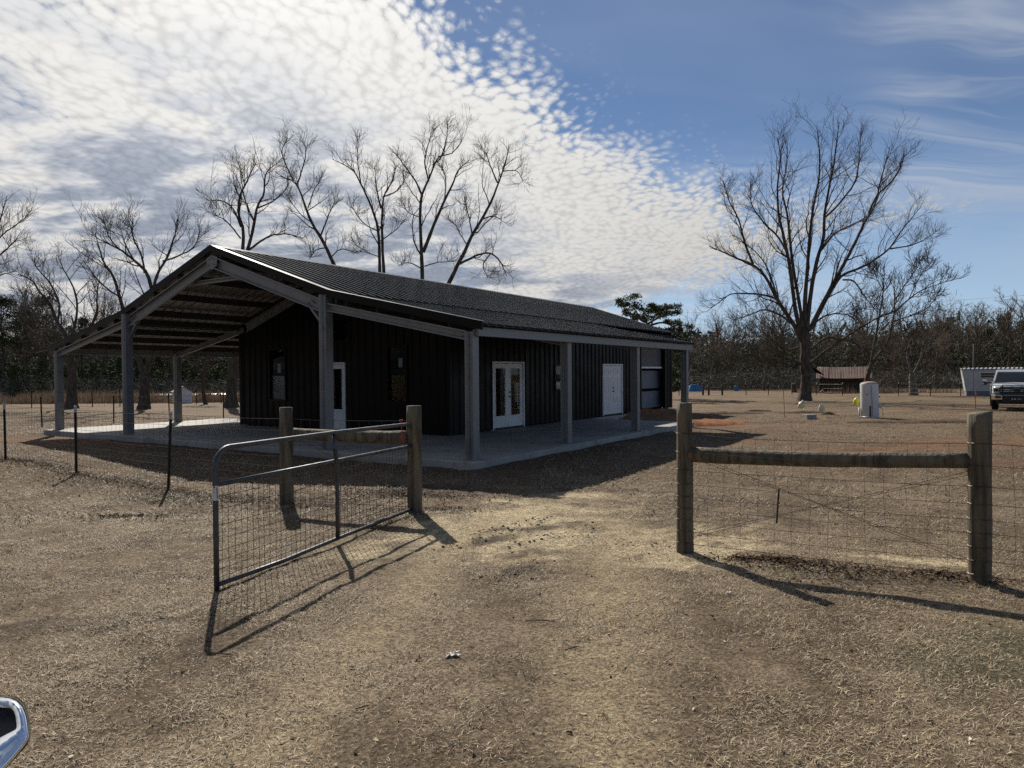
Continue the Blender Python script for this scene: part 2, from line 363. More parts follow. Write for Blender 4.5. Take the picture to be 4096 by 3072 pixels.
# rolling far ground keeps below the tree line
mk = masks(x_, y_)
n1 = fbm(x_*.55, y_*.55, 5, 11); n2 = fbm(x_*2.6, y_*2.6, 4, 22); n3 = fbm(x_*.16, y_*.16, 3, 33)
def L3(a, b, t): return a[None, :]*(1-t[:, None])+b[None, :]*t[:, None]
A = np.array
gc = L3(A([.150, .108, .070]), A([.292, .222, .145]), sst(n1*.4+n2*.6, .28, .70))
gc = gc*(0.88+.24*n3)[:, None]
yard = sst(y_+2*(n3-.5), 9.5, 14)[:, None]; gc = gc*(1-yard)+(gc*.52+A([.056, .032, .016]))*yard     # ground colour turns darker and browner beyond the fence
gc = gc*(1-mk['green'][:, None]*.55)+A([.105, .105, .055])*mk['green'][:, None]*.55
def blend(c, col, m_): return c*(1-m_[:, None])+A(col)[None, :]*m_[:, None]
gc = blend(gc, (.105, .072, .046), mk['edge']*.75)
cl = mk['clay']*(.35+.65*sst(n2, .35, .6))
gc = blend(gc, (.245, .125, .064), cl*.75)
gc = blend(gc, (.56, .45, .285), np.clip(mk['sand']*(.35+.75*sst(n2*.5+n1*.5, .36, .56)), 0, 1))
gc = blend(gc, (.44, .345, .215), np.clip(mk['track']*.8, 0, 1))
gc = blend(gc, (.062, .046, .034), mk['dark']*.8*sst(n2, .30, .55))
gidx = np.arange(len(x_)).reshape(X.shape)
Fg = np.stack([gidx[:-1, :-1], gidx[:-1, 1:], gidx[1:, 1:], gidx[1:, :-1]], -1).reshape(-1, 4)
def ground_mat():
    m = bpy.data.materials.new('dormant grass and soil'); m.use_nodes = True; t = m.node_tree; g = NT(t); b = t.nodes['Principled BSDF']
    vc = g.n('ShaderNodeVertexColor', layer_name='Col'); tc = g.n('ShaderNodeTexCoord'); p = tc.outputs['Object']
    f1 = g.noise(p, 38, 5, .7); f2 = g.noise(p, 9, 4, .6); f3 = g.noise(g.mapv(p, (1, 3, 1), (0, 0, .5)), 130, 3, .6)
    k = g.m('MULTIPLY', g.ss(f1, .32, .68, .38, 1.55), g.ss(f2, .3, .7, .78, 1.22))
    k = g.m('MULTIPLY', k, g.ss(f3, .3, .72, .72, 1.35))
    c = g.mix(1., vc.outputs[0], g.comb(k, k, k), 'MULTIPLY')
    t.links.new(c, b.inputs['Base Color']); b.inputs['Roughness'].default_value = .92; b.inputs['Specular IOR Level'].default_value = .15
    bn = g.n('ShaderNodeBump'); bn.inputs['Strength'].default_value = 1.; bn.inputs['Distance'].default_value = .03
    g.put(bn.inputs['Height'], g.m('ADD', f1, g.m('MULTIPLY', f3, .5))); t.links.new(bn.outputs[0], b.inputs['Normal'])
    return m
tag(link('ground', npmesh('ground', np.stack([x_, y_, Z], 1), Fg, ground_mat(), gc, True)), kind='structure')

# dry grass: single bent blades, thinner on the sand
def grass(name, n, y0, y1, pw, ln, wd, lift, label, seed, dk=1.):
    r = np.random.default_rng(seed)
    u = r.random(n); y = (y0**pw+u*(y1**pw-y0**pw))**(1/pw); x = (r.random(n)*2-1)*(.80*y+1.2)
    m = masks(x, y); lx, ly = tolocal(x, y)
    bare = np.maximum.reduce([m['sand'], m['clay']*1.02, m['edge']*.5, np.clip(m['track'], 0, 1)*.55])
    patch = fbm(x*1.4, y*1.4, 3, 5)
    onslab = (lx < .45) & (lx > -17.3) & (ly > -.55) & ((ly < 12.7) | ((lx < -3.5) & (lx > -13.4)))
    keep = (~onslab) & (r.random(n) > bare*.96) & (r.random(n) < .12+1.5*sst(patch, .25, .7))
    x, y, patch = x[keep], y[keep], patch[keep]; n = len(x)
    z = tz(y)+bumps(x, y)-.004
    a = r.random(n)*2*math.pi; L = ln*(.45+r.random(n)*1.1)*(.7+.6*patch); li = lift*(.15+r.random(n)**1.6*1.3)
    d = np.stack([np.cos(a)*np.cos(li), np.sin(a)*np.cos(li), np.sin(li)], 1)
    s_ = np.stack([-np.sin(a), np.cos(a), np.zeros(n)], 1)*(wd*(.5+r.random(n)))[:, None]
    b = np.stack([x, y, z], 1); tip = b+d*L[:, None]; mid = b+d*(L*.55)[:, None]; mid[:, 2] += L*.10
    V = np.stack([b-s_*.5, b+s_*.5, mid+s_*.45, mid-s_*.45, tip], 1).reshape(-1, 3)
    i = np.arange(n)*5
    F = np.concatenate([np.stack([i, i+1, i+2], 1), np.stack([i, i+2, i+3], 1), np.stack([i+3, i+2, i+4], 1)])
    pal = A([[.45, .355, .23], [.33, .25, .158], [.60, .50, .35], [.15, .107, .07], [.33, .265, .18], [.17, .16, .08]])*dk
    c = pal[r.choice(6, n, p=[.30, .26, .14, .18, .10, .02])]*(.8+.4*r.random(n))[:, None]
    o = link(name, npmesh(name, V, F, M['straw'], np.repeat(c, 5, 0))); tag(o, label, 'grass', kind='stuff')
grass('dry_grass', 430000, 2.2, 9.5, 1.15, .036, .0031, .42, 'short dormant straw-coloured grass around the open gate', 1)
grass('dry_grass', 170000, 9., 34, 1.1, .075, .0085, .40, 'thin dormant grass of the yard around the building', 2, .66)

# ------------------------------------------------------------------ the steel building (local: x right along the front, y into the depth, z above the slab)
LW, WW = 3.987, 8.836; FR = 2*LW+WW; RX = -(LW+WW/2)
ZE, ZB, ZR, OV = 2.70, 3.618, 5.10, .32
VF0, VF1, VL1 = -.04, 21.70, 12.65
DW = 4.144; UR, UL = -3.82, -13.02; VB = 21.25
bloc = (P0[0], P0[1], SLAB)
B = empty('steel_building', bloc, -TH, label='black ribbed steel building with a black metal roof and galvanised open porch frame', cat='building')
def roofz(x):
    u = -x if x > RX else FR+x
    return ZE+(u+OV)*(ZB-ZE)/(LW+OV) if u < LW else ZB+(u-LW)*(ZR-ZB)/(WW/2)
# slab
sl = MB(); e = .012
poly = [(.29, -.36), (.29, 12.45), (-3.70, 12.60), (-3.70, 21.40), (-13.15, 21.40), (-13.15, 12.6), (-17.10, 12.5), (-17.10, -.36)]
pin = [(p[0]+(-e if p[0] in (.29, -3.70) else e), p[1]+(e if p[1] < 0 else -e)) for p in poly]
n = len(poly); sl.add([(*p, -.32) for p in poly]+[(*p, -e) for p in poly]+[(*p, 0) for p in pin],
                      [(i, (i+1) % n, n+(i+1) % n, n+i) for i in range(n)]+[(n+i, n+(i+1) % n, 2*n+(i+1) % n, 2*n+i) for i in range(n)]+[tuple(range(2*n, 3*n))])
slab = sl.build('concrete_slab', M['concrete'], kind='structure', smooth=False); slab.location = bloc; slab.rotation_euler = (0, 0, -TH)
M['joint'] = mat('saw-cut joint', (.10, .095, .09), rough=.9)
for (x0, x1, y0, y1) in ((-3.0, -2.992, -.34, 4.0), (-6.2, -6.192, -.34, 4.0), (-9.4, -9.392, -.34, 4.0), (-12.6, -12.592, -.34, 12.4), (-3.7, .27, 3.9, 3.908), (-3.7, .27, 8.1, 8.108), (-17.08, -13.1, 4.1, 4.108), (-17.08, -13.1, 8.3, 8.308)):
    MB().box(x0, x1, y0, y1, -.004, .0016).build('control_joint', M['joint'], slab)
ap = MB().box(-3.80, -3.05, 17.3, 20.8, -.30, -.012); o = ap.build('concrete_apron', M['concrete'], kind='structure'); o.location = bloc; o.rotation_euler = (0, 0, -TH)
# ribbed roof sheets
NP = 24; PW = (VF1-VF0)/NP
def rib_profile(w, nr=3, base=.048, top=.016, h=.048):
    p = []
    for k in range(nr):
        c = w*(k+.5)/nr
        p += [(c-w/nr/2, 0), (c-w/nr*.17, 0), (c-w/nr*.17+.006, .004), (c-w/nr*.17+.014, 0)] if 0 else [(c-w/nr/2, 0)]
        p += [(c-base, 0), (c-top, h), (c+top, h), (c+base, 0)]
    p.append((w, 0)); return p
def sheet(x0, z0, x1, z1, w):
    """rib profile across y, run from (x0,z0) down to (x1,z1); dark above, primer below"""
    mb = MB(); pr = rib_profile(w); d = Vector((x1-x0, 0, z1-z0)).normalized(); nn = Vector((-d.z, 0, d.x)); nn = nn if nn.z > 0 else -nn
    for k, off in ((0, 0.), (1, -.006)):
        mb.k = k; V = []
        for (yy, h) in pr:
            for (x, z) in ((x0, z0), (x1, z1)): q = Vector((x, yy, z))+nn*(h+off); V.append(q)
        fl = x1 > x0
        F = [((2*i, 2*i+1, 2*i+3, 2*i+2) if (fl ^ (k == 1)) else (2*i, 2*i+2, 2*i+3, 2*i+1)) for i in range(len(pr)-1)]
        mb.add(V, F)
    mb.k = 0; m = len(pr)
    return mb.mesh('roof_panel', [M['roof'], M['roofunder']])
ms = {'mr': sheet(RX, ZR, -LW+.10, ZB-.034, PW), 'ml': sheet(RX, ZR, -LW-WW-.10, ZB-.034, PW),
      'lr': sheet(-LW-.02, ZB-.035, OV, ZE-.03, PW), 'll': sheet(-LW-WW+.02, ZB-.035, -FR-OV, ZE-.03, PW)}
for key, cnt in (('mr', NP), ('ml', NP), ('lr', 14), ('ll', 14)):
    for k in range(cnt): link('roof_panel', ms[key], B, (0, VF0+k*PW, 0))
# ridge cap
rc = MB(); rc.prism([(-.16, -.16*.335+.054), (0, .064), (.16, -.16*.335+.054), (.16, -.16*.335+.048), (0, .058), (-.16, -.16*.335+.048)], (RX, VF0-.05, ZR), (1, 0, 0), (0, 0, 1), (0, VF1-VF0+.1, 0))
rc.build('ridge_cap', M['roof'], B)
# rake trims, front and back
for (xa, xb, back) in ((RX, -LW, 0), (-LW, OV, 0), (RX, -LW-WW, 0), (-LW-WW, -FR-OV, 0), (RX, -LW, 1), (RX, -LW-WW, 1)):
    za, zb = roofz(xa)+.05, roofz(xb)+.05
    y0 = VF0-.055 if not back else VF1+.01
    mb = MB(); d = Vector((xb-xa, 0, zb-za)).normalized(); ext = d*.01
    a, b = Vector((xa, y0, za)), Vector((xb, y0, zb))
    mb.add([a, b, b-Vector((0, 0, .17)), a-Vector((0, 0, .17)), a+Vector((0, .045, 0)), b+Vector((0, .045, 0)), b+Vector((0, .045, -.17)), a+Vector((0, .045, -.17))],
           [(0,1,2,3),(7,6,5,4),(0,4,5,1),(3,2,6,7),(0,3,7,4),(1,5,6,2)])
    mb.add([a+Vector((0, -.004, .004)), b+Vector((0, -.004, .004)), b+Vector((0, .13, .010)), a+Vector((0, .13, .010)), a+Vector((0, -.004, 0.001)), b+Vector((0, -.004, .001)), b+Vector((0, .13, .006)), a+Vector((0, .13, .006))],
           [(0,1,2,3),(7,6,5,4),(0,4,5,1),(3,2,6,7)])
    mb.build('rake_trim', M['blackmetal'], B)
# posts: paired lipped channels with a seam
def post_poly(w, d):
    h, k = w/2, d/2
    return [(-h, -k), (-h+.055, -k), (-h+.055, -k+.018), (-h+.063, -k+.018), (-h+.063, -k), (-h+.085, -k), (-h+.10, -k+.035), (h-.03, -k+.035), (h-.022, -k), (h, -k), (h, k), (-h, k)]
def post(x, y, top, w=.205, d=.20, base=0.):
    MB().box(x-w/2-.045, x+w/2+.045, y-d/2-.045, y+d/2+.045, base+.001, base+.013).build('base_plate', M['galv'], B)
    mb = MB(); mb.prism(post_poly(w, d), (x, y, base), (1, 0, 0), (0, 1, 0), (0, 0, top-base)); return mb.build('post', M['galv'], B)
def bolt(mb, p, nrm=(0, -1, 0), r=.014):
    p = Vector(p); mb.tube([p, p+Vector(nrm)*.016], r, 6)
RV = [0, 3.888, 8.11, 12.33]
for v in RV: post(0, v, 2.56)
for v in (0, DW, 8.3, 12.33): post(-FR, v, 2.56)
for x in (-4.17, -12.64): post(x, 0, 3.57, .225, .22)
for x, v in ((-4.17, 8.11),): pass
# rafters: channels with flanges toward the front
def channel(name, a, b, depth, fl=.075, flip=-1):
    a, b = Vector(a), Vector(b); mb = MB(); up = (0, 0, 1)
    mb.bar(a, b, .012, depth, up); off = flip*fl/2
    sgn = 1 if (b-a).cross(Vector(up)).y > 0 else -1
    for s_ in (-1, 1): mb.bar(a, b, fl, .012, up, ow=sgn*off, oh=s_*(depth/2-.006))
    for s_ in (-1, 1): mb.bar(a, b, .010, .03, up, ow=sgn*flip*fl, oh=s_*(depth/2-.015))
    return mb.build(name, M['galv'], B)
MD = .30
def mraf(v, f=-1):
    for s_ in (1, -1):
        a = (RX+s_*(.0), v, 4.86-MD/2-.0); b = (RX+s_*(WW/2-.31), v, 4.86-MD/2-(WW/2-.31)*.335); channel('rafter', a, b, MD, flip=f)
def lraf(v, side, f=-1, inner=-4.06):
    xa, xb = inner, -.10; za, zb = 3.38-.10, 2.59-.10
    if side > 0: channel('rafter', (xa, v, za), (xb, v, zb), .185, flip=f)
    else: channel('rafter', (-FR-xa, v, za), (-FR-xb, v, zb), .185, flip=f)
mraf(.03); mraf(DW-.10)
for v in RV: lraf(v, 1)
for v in (0, DW-.05, 8.3, 12.33): lraf(v, -1)
# apex plate, tie, knee braces, bolts
apx = MB(); apx.prism([(-.20, -.16), (0, -.30), (.22, -.20), (.24, .02), (0, .09), (-.22, .02)], (RX, -.055, 4.80), (1, 0, 0), (0, 0, 1), (0, .012, 0)); apx.build('apex_plate', M['galv'], B)
channel('collar_tie', (RX-1.05, .13, 4.24), (RX+1.05, .13, 4.24), .11, .05)
for s_ in (1, -1):
    px_ = RX+s_*(WW/2-.19)
    mb = MB(); mb.bar((px_-s_*.62, .02, 3.42), (px_-s_*.08, .02, 2.86), .05, .06); mb.bar((px_-s_*.62, .06, 3.42), (px_-s_*.08, .06, 2.86), .012, .10); mb.build('knee_brace', M['galv'], B)
bo = MB()
for s_ in (1, -1):
    px_ = RX+s_*(WW/2-.18)
    for dx, dz in ((-.04, 3.45), (-.04, 3.34), (-.04, 3.12), (-.08, 2.86), (-.03, 2.86), (.0, 2.81), (.04, 2.76), (.075, 2.71), (-.08, 3.44)): bolt(bo, (px_+dx, -.075, dz))
    for k in range(4): bolt(bo, (px_-s_*(.46-.035*k), -.0, 3.475-.026*k+.0))
    bolt(bo, (px_-s_*.19, 0, 3.50)); bolt(bo, (px_-s_*.2, 0, 3.33)); bolt(bo, (px_-s_*.14, 0, 3.31))
for dx, dz in ((-.10, -.02), (.10, -.02), (-.12, -.17), (.12, -.17), (0, .02)): bolt(bo, (RX+dx, -.056, 4.80+dz))
for x in (-.22, -.15): 
    for z in (2.56, 2.48): bolt(bo, (x, -.005, z))
for dz in (2.46, 2.28): bolt(bo, (-.01, -.066, dz))
tag(bo.build('bolt', M['black'], B), kind='stuff')
# purlins
def purlin(x, v0, v1, dz=.0):
    z = roofz(x)-.012-dz; mb = MB()
    mb.box(x-.006, x+.006, v0, v1, z-.20, z-.015); sg = 1 if x > RX else -1
    mb.box(x-.006, x+.065, v0, v1, z-.206, z-.195) if sg > 0 else mb.box(x-.065, x+.006, v0, v1, z-.206, z-.195)
    mb.build('purlin', M['purlin'], B)
for d_ in (.35, 1.55, 2.75, 3.95):
    for s_ in (1, -1): purlin(RX+s_*d_, -.03, DW-.02, .03)
for d_ in (.55, 1.55, 2.55, 3.5):
    purlin(-d_, -.03, VL1-.1, .03); purlin(-FR+d_, -.03, VL1-.1, .03)
# eave struts
for s_, x0 in ((1, .115), (-1, -FR-.195)):
    mb = MB(); mb.box(x0, x0+.08, -.03, VL1-.06, 2.465, 2.655); mb.build('eave_beam', M['galv'], B, bevel=.008)
    for v in (RV if s_ > 0 else (0, DW, 8.3, 12.33)): MB().box(*( (.10, .115) if s_ > 0 else (-FR-.115, -FR-.10)), v-.08, v+.08, 2.47, 2.60).build('bracket', M['galv'], B)
for x in (-3.86, -FR+3.86):
    MB().box(x-.04, x+.04, .02, DW, 3.28, 3.46).build('header_beam', M['purlin'], B)

# walls: ribbed panels with real openings
FW = [(-11.46, -10.64, .88, 2.59), (-8.88, -7.89, -.05, 2.10), (-6.13, -5.36, .91, 2.55), (-8.90, -7.70, 2.74, 3.47)]
SW = [(6.20, 7.98, -.05, 2.08), (10.0, 10.88, 1.12, 2.0), (13.76, 15.58, .03, 2.06), (17.5, 20.42, -.05, 2.92)]
def wall_panels(a0, a1, nper, top, openings, put, base=.03):
    """panels along a axis; put(a, out, z) -> local point"""
    w = (a1-a0)/nper
    for k in range(nper):
        p0_, mb = a0+k*w, MB(); pr = [(p0_+q, h) for q, h in rib_profile(w, 3, .034, .016, .032)]
        cuts = sorted({round(c, 4) for op in openings for c in op[:2] if p0_ < c < p0_+w})
        pts = []
        for i in range(len(pr)-1):
            (a, h), (b, h2) = pr[i], pr[i+1]; pts.append((a, h))
            for c in cuts:
                if a+1e-5 < c < b-1e-5: pts.append((c, h+(h2-h)*(c-a)/(b-a)))
        pts.append(pr[-1])
        for (a, h), (b, h2) in zip(pts[:-1], pts[1:]):
            mid = (a+b)/2; iv = [(base, None)]
            segs = [(base, 99)]
            for op in openings:
                if op[0] < mid < op[1]:
                    ns = []
                    for lo, hi in segs:
                        if op[2] > lo: ns.append((lo, min(hi, op[2])))
                        if op[3] < hi: ns.append((max(lo, op[3]), hi))
                    segs = [q for q in ns if q[1]-q[0] > .002]
            for lo, hi in segs:
                ta, tb = (top(a), top(b)) if hi > 90 else (hi, hi)
                if ta <= lo: continue
                for o_ in (0, -.012): mb.add([put(a, h+o_, lo), put(b, h2+o_, lo), put(b, h2+o_, tb), put(a, h+o_, ta)], [(0, 1, 2, 3)])
        mb.build('wall_panel', M['blackmetal'], B)
ft = lambda x: roofz(x)-.25 if abs(x-RX) < 4.6 else 3.4
wall_panels(UL, UR, 10, lambda x: min(roofz(x)-.10, 5.0), FW, lambda a, o_, z: (a, DW-o_, z))
wall_panels(DW, VB, 18, lambda v: 3.47, SW, lambda a, o_, z: (UR+o_, a, z))
wall_panels(DW, VB, 18, lambda v: 3.47, [], lambda a, o_, z: (UL-o_, a, z))
wall_panels(UL, UR, 10, lambda x: min(roofz(x)-.10, 5.0), [], lambda a, o_, z: (a, VB+o_, z))
for (x, y) in ((UR, DW), (UL, DW), (UR, VB), (UL, VB)):
    sx = 1 if x == UR else -1; sy = -1 if y == DW else 1
    mb = MB(); mb.box(min(x-sx*.09, x+sx*.036), max(x-sx*.09, x+sx*.036), min(y+sy*.036, y+sy*.030), max(y+sy*.036, y+sy*.030), .02, 3.46)
    mb.box(min(x+sx*.030, x+sx*.036), max(x+sx*.030, x+sx*.036), min(y-sy*.09, y+sy*.0305), max(y-sy*.09, y+sy*.0305), .02, 3.46); mb.build('corner_trim', M['blackmetal'], B)
# closet bump on the far-left wall, its edge shows past the corner
wall_panels(-13.50, -13.06, 1, lambda x: 2.75, [], lambda a, o_, z: (a, 5.2-o_, z)); wall_panels(5.2, 8.2, 3, lambda v: 2.75, [], lambda a, o_, z: (-13.5-o_, a, z))
# near-black lining with an added floor sheet, to keep the inside dark
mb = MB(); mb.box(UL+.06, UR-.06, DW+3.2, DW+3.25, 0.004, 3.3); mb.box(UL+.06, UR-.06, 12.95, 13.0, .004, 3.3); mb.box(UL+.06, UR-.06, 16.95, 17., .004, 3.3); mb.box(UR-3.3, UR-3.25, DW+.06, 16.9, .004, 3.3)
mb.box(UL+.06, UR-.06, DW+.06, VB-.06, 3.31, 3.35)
mb.box(UL+.08, UR-.08, DW+.08, 16.9, .002, .006)  # dark sheet laid over the pale slab so the windows look into darkness
mb.build('dark_lining', M['dark'], B)

# openings: every window and door its own part, panes and leaves below it
def fbox(mb, plane, a0, a1, o0, o1, z0, z1):
    """box on a wall: a along it, o outward"""
    if plane == 'F': mb.box(a0, a1, DW-o1, DW-o0, z0, z1)
    else: mb.box(UR+o0, UR+o1, a0, a1, z0, z1)
def ring(mb, plane, a0, a1, z0, z1, t, o0, o1, bot=True):
    fbox(mb, plane, a0, a0+t, o0, o1, z0, z1); fbox(mb, plane, a1-t, a1, o0, o1, z0, z1); fbox(mb, plane, a0+t, a1-t, o0, o1, z1-t, z1)
    if bot: fbox(mb, plane, a0+t, a1-t, o0, o1, z0, z0+t)
def window(plane, op, hung=True, sticker=None):
    a0, a1, z0, z1 = op; mb = MB(); ring(mb, plane, a0-.02, a1+.02, z0-.02, z1+.02, .055, -.07, .045)
    w = mb.build('window', M['blackmetal'], B); zm = (z0+z1)/2
    if hung:
        s = MB(); fbox(s, plane, a0+.03, a1-.03, -.05, -.005, zm-.025, zm+.025); s.build('sash_rail', M['blackmetal'], w)
        p = MB(); fbox(p, plane, a0+.03, a1-.03, -.032, -.026, zm+.025, z1-.03); p.build('pane', M['glass'], w)
        p = MB(); fbox(p, plane, a0+.03, a1-.03, -.046, -.040, z0+.03, zm-.025); p.build('pane', M['glass'], w)
    else:
        p = MB(); fbox(p, plane, a0+.03, a1-.03, -.032, -.026, z0+.03, z1-.03); p.build('pane', M['glass'], w)
    if sticker:
        sa, sz, sw, sh = sticker; st = MB(); fbox(st, plane, sa, sa+sw, -.0255, -.0235, sz, sz+sh); st.build('sticker', M['sticker'], w)
    return w
M['sticker'] = mat('pale window sticker', (.10, .17, .20), (.22, .28, .30), rough=.6, scale=9)
M['blind'] = mat('pale board behind the glass', (.20, .22, .24), (.24, .26, .28), rough=.7, scale=2)
w = window('F', FW[0], sticker=(-11.10, 1.80, .16, .30)); p = MB(); fbox(p, 'F', FW[0][0]+.06, FW[0][1]-.06, -.075, -.060, .93, 1.70); p.build('board', M['blind'], w)
window('F', FW[2], sticker=(-5.72, 1.93, .15, .27)); window('F', FW[3], hung=False); window('S', SW[1])
def leaf_glass(plane, a0, a1, z0, z1, g, par, handle=None):
    """white door leaf with a full glass light; g = margins (side, bottom, top)"""
    mb = MB(); s, b, t = g; o0, o1 = -.05, -.006
    fbox(mb, plane, a0, a0+s, o0, o1, z0, z1); fbox(mb, plane, a1-s, a1, o0, o1, z0, z1); fbox(mb, plane, a0+s, a1-s, o0, o1, z0, z0+b); fbox(mb, plane, a0+s, a1-s, o0, o1, z1-t, z1)
    for q in range(1):
        ring(mb, plane, a0+s-.03, a1-s+.03, z0+b-.03, z1-t+.03, .028, -.006, .006)
    d = mb.build('door_leaf', M['white'], par, bevel=.004)
    p = MB(); fbox(p, plane, a0+s, a1-s, -.032, -.026, z0+b, z1-t); p.build('pane', M['glass'], d)
    if handle is not None:
        h = MB()
        for z in (1.0, 1.14): fbox(h, plane, handle-.022, handle+.022, -.006, .03, z-.022, z+.022)
        h.build('handle', M['black'], d)
    return d
def frame(name, plane, op, t=.05):
    a0, a1, z0, z1 = op; mb = MB(); ring(mb, plane, a0-.01, a1+.01, z0, z1+.01, t, -.075, .045, bot=False); return mb.build(name, M['white'], B, bevel=.004)
z0 = .03
f = frame('door', 'F', (-8.88, -7.89, .005, 2.10)); leaf_glass('F', -8.83, -7.94, z0, 2.05, (.11, .62, .15), f, -8.77)
f = frame('double_door', 'S', (6.20, 7.98, .005, 2.08)); leaf_glass('S', 6.25, 7.085, .06, 2.03, (.15, .36, .15), f); leaf_glass('S', 7.095, 7.93, .06, 2.03, (.15, .36, .15), f, 7.16)
mb = MB(); fbox(mb, 'S', 6.25, 7.93, -.09, .03, .004, .055); mb.build('sill', M['black'], f)
# six-panel double door
f = frame('double_door', 'S', (13.76, 15.58, .03, 2.06))
for a0, a1, hd in ((13.81, 14.665, None), (14.675, 15.53, 14.74)):
    mb = MB(); fbox(mb, 'S', a0, a1, -.05, -.008, .07, 2.01); d = mb.build('door_leaf', M['white'], f, bevel=.004); w = a1-a0
    for ca in (a0+w*.29, a0+w*.71):
        for (pz0, pz1) in ((.22, .78), (.92, 1.55), (1.66, 1.90)):
            p = MB(); ring(p, 'S', ca-.12, ca+.12, pz0, pz1, .022, -.008, .002); fbox(p, 'S', ca-.075, ca+.075, -.008, .0005, pz0+.045, pz1-.045); p.build('raised_panel', M['white'], d, bevel=.006)
    if hd:
        h = MB()
        for z in (.98, 1.12): fbox(h, 'S', hd-.025, hd+.025, -.008, .04, z-.022, z+.022)
        h.build('handle', M['black'], d)
mb = MB(); fbox(mb, 'S', 13.80, 15.54, -.09, .02, .02, .066); mb.build('sill', M['black'], f)
# roll-up door, half raised, and the boarding behind it
g = MB(); ring(g, 'S', 17.48, 20.44, .0, 2.94, .09, -.10, .04, bot=False); gd = g.build('roll_up_door', M['blackmetal'], B)
M['curtain'] = mat('grey door curtain', (.085, .09, .10), (.11, .115, .125), rough=.45, scale=3)
cu = MB(); zz = np.linspace(1.98, 2.90, 61)
V = [(UR-.16+.014*math.sin((z-1.98)/.092*2*math.pi), a, z) for z in zz for a in (17.56, 20.36)]
cu.add(V, [(2*i, 2*i+1, 2*i+3, 2*i+2) for i in range(60)]); cu.add([(v[0]-.02, v[1], v[2]) for v in V], [(2*i+2, 2*i+3, 2*i+1, 2*i) for i in range(60)]); cu.build('curtain', M['curtain'], gd)
MB().box(UR-.19, UR-.125, 17.56, 20.37, 1.905, 1.978).build('bottom_bar', M['white'], gd)
M['board'] = mat('grey blue board', (.13, .145, .17), (.165, .18, .205), rough=.6, scale=1.2)
for z0, z1 in ((.10, .86), (.99, 1.80)):
    for a0 in (17.30, 18.53, 19.76): MB().box(UR-.40, UR-.37, a0, a0+1.225, z0, z1).build('inner_board', M['board'], B)
MB().box(UR-.50, UR-.44, 17.02, VB-.08, .003, 3.3).build('dark_lining', M['dark'], B)

# ------------------------------------------------------------------ gate and fences
def dn(a, b): v = np.asarray(b, float)-np.asarray(a, float); return v/np.linalg.norm(v)
def wobble_post(h, r0, r1, seed, slant=0., lean=(0, 0), n=16, rings=12):
    r = np.random.default_rng(seed); mb = MB(); V = []; F = []
    ph = r.random(4)*6.28
    for i in range(rings+1):
        t = i/rings; z = -.12+(h+.12)*t
        for k in range(n):
            a = 2*math.pi*k/n; q = (r0+(r1-r0)*t)*(1+.035*math.sin(2*a+ph[0]+t*2)+.02*math.sin(3*a+ph[1]+t*5)+.018*math.sin(t*11+ph[2])+.012*r.standard_normal())
            V.append((lean[0]*t+q*math.cos(a), lean[1]*t+q*math.sin(a), z+(slant*math.cos(a) if i == rings else 0)))
    for i in range(rings):
        for k in range(n): F.append((i*n+k, i*n+(k+1) % n, (i+1)*n+(k+1) % n, (i+1)*n+k))
    c = len(V); V.append((lean[0], lean[1], h+.004)); F += [(rings*n+k, rings*n+(k+1) % n, c) for k in range(n)]
    return mb.add(V, F)
def log_rail(a, b, ra, rb, seed):
    r = np.random.default_rng(seed); a, b = np.asarray(a), np.asarray(b); n = 14; pts = []; rad = []
    for i in range(n+1):
        t = i/n; p = a+(b-a)*t; p = p+np.array([0, 0, .012*math.sin(t*3.1+seed)-.02*math.sin(math.pi*t)]); pts.append(p); rad.append((ra+(rb-ra)*t)*(1+.03*r.standard_normal()))
    return MB().tube(pts, rad, 14)
def woven(line, heights, pitch, r, sag=.015, seed=0, kink=.02):
    """woven wire along ground points; returns one mesh"""
    q = np.random.default_rng(seed); mb = MB(); P = [np.asarray(p, float) for p in line]
    for k, h in enumerate(heights):
        pts = []
        for a, b in zip(P[:-1], P[1:]):
            m = max(3, int(np.linalg.norm(b-a)/.45))
            for i in range(m): t = i/m; p = a+(b-a)*t; pts.append(p+np.array([.006*q.standard_normal(), .006*q.standard_normal(), h-sag*4*t*(1-t)*(1 if k > len(heights)-3 else .4)+.004*q.standard_normal()]))
        pts.append(P[-1]+np.array([0, 0, h])); mb.tube(pts, r*(1.25 if k in (0, len(heights)-1) else 1), 4, False)
    for a, b in zip(P[:-1], P[1:]):
        Ln = np.linalg.norm(b-a); m = int(Ln/pitch)
        for i in range(m):
            t = (i+.5)/m; p = a+(b-a)*t; d = (b-a)/Ln; pts = []
            sg = sag*4*t*(1-t)
            for k, h in enumerate(heights): pts.append(p+d*(kink*q.standard_normal()*(k/len(heights)))+np.array([0, 0, h-sg*(1 if k > len(heights)-3 else .4)]))
            mb.tube(pts, r*.8, 3, False)
    return mb
def tee_post(parent, loc, h, lean=(0, 0), cap=True, s=1.):
    mb = MB(); b = (lean[0], lean[1], h-.13 if cap else h)
    mb.bar((0, 0, -.1), b, .040*s, .007*s, (0, 1, 0)); mb.bar((0, -.0, -.1), b, .007*s, .034*s, (0, 1, 0), oh=-.018*s)
    o = mb.build('tee_post', M['tpost'], parent, loc=loc)
    if cap:
        c = MB(); t = (lean[0]*h/(h-.13), lean[1]*h/(h-.13), h); c.bar(b, t, .042*s, .009*s, (0, 1, 0)); c.bar(b, t, .009*s, .036*s, (0, 1, 0), oh=-.018*s); c.build('cap', M['postcap'], o)
    return o
HW = [.06, .17, .28, .40, .53, .68, .85, 1.05, 1.22]
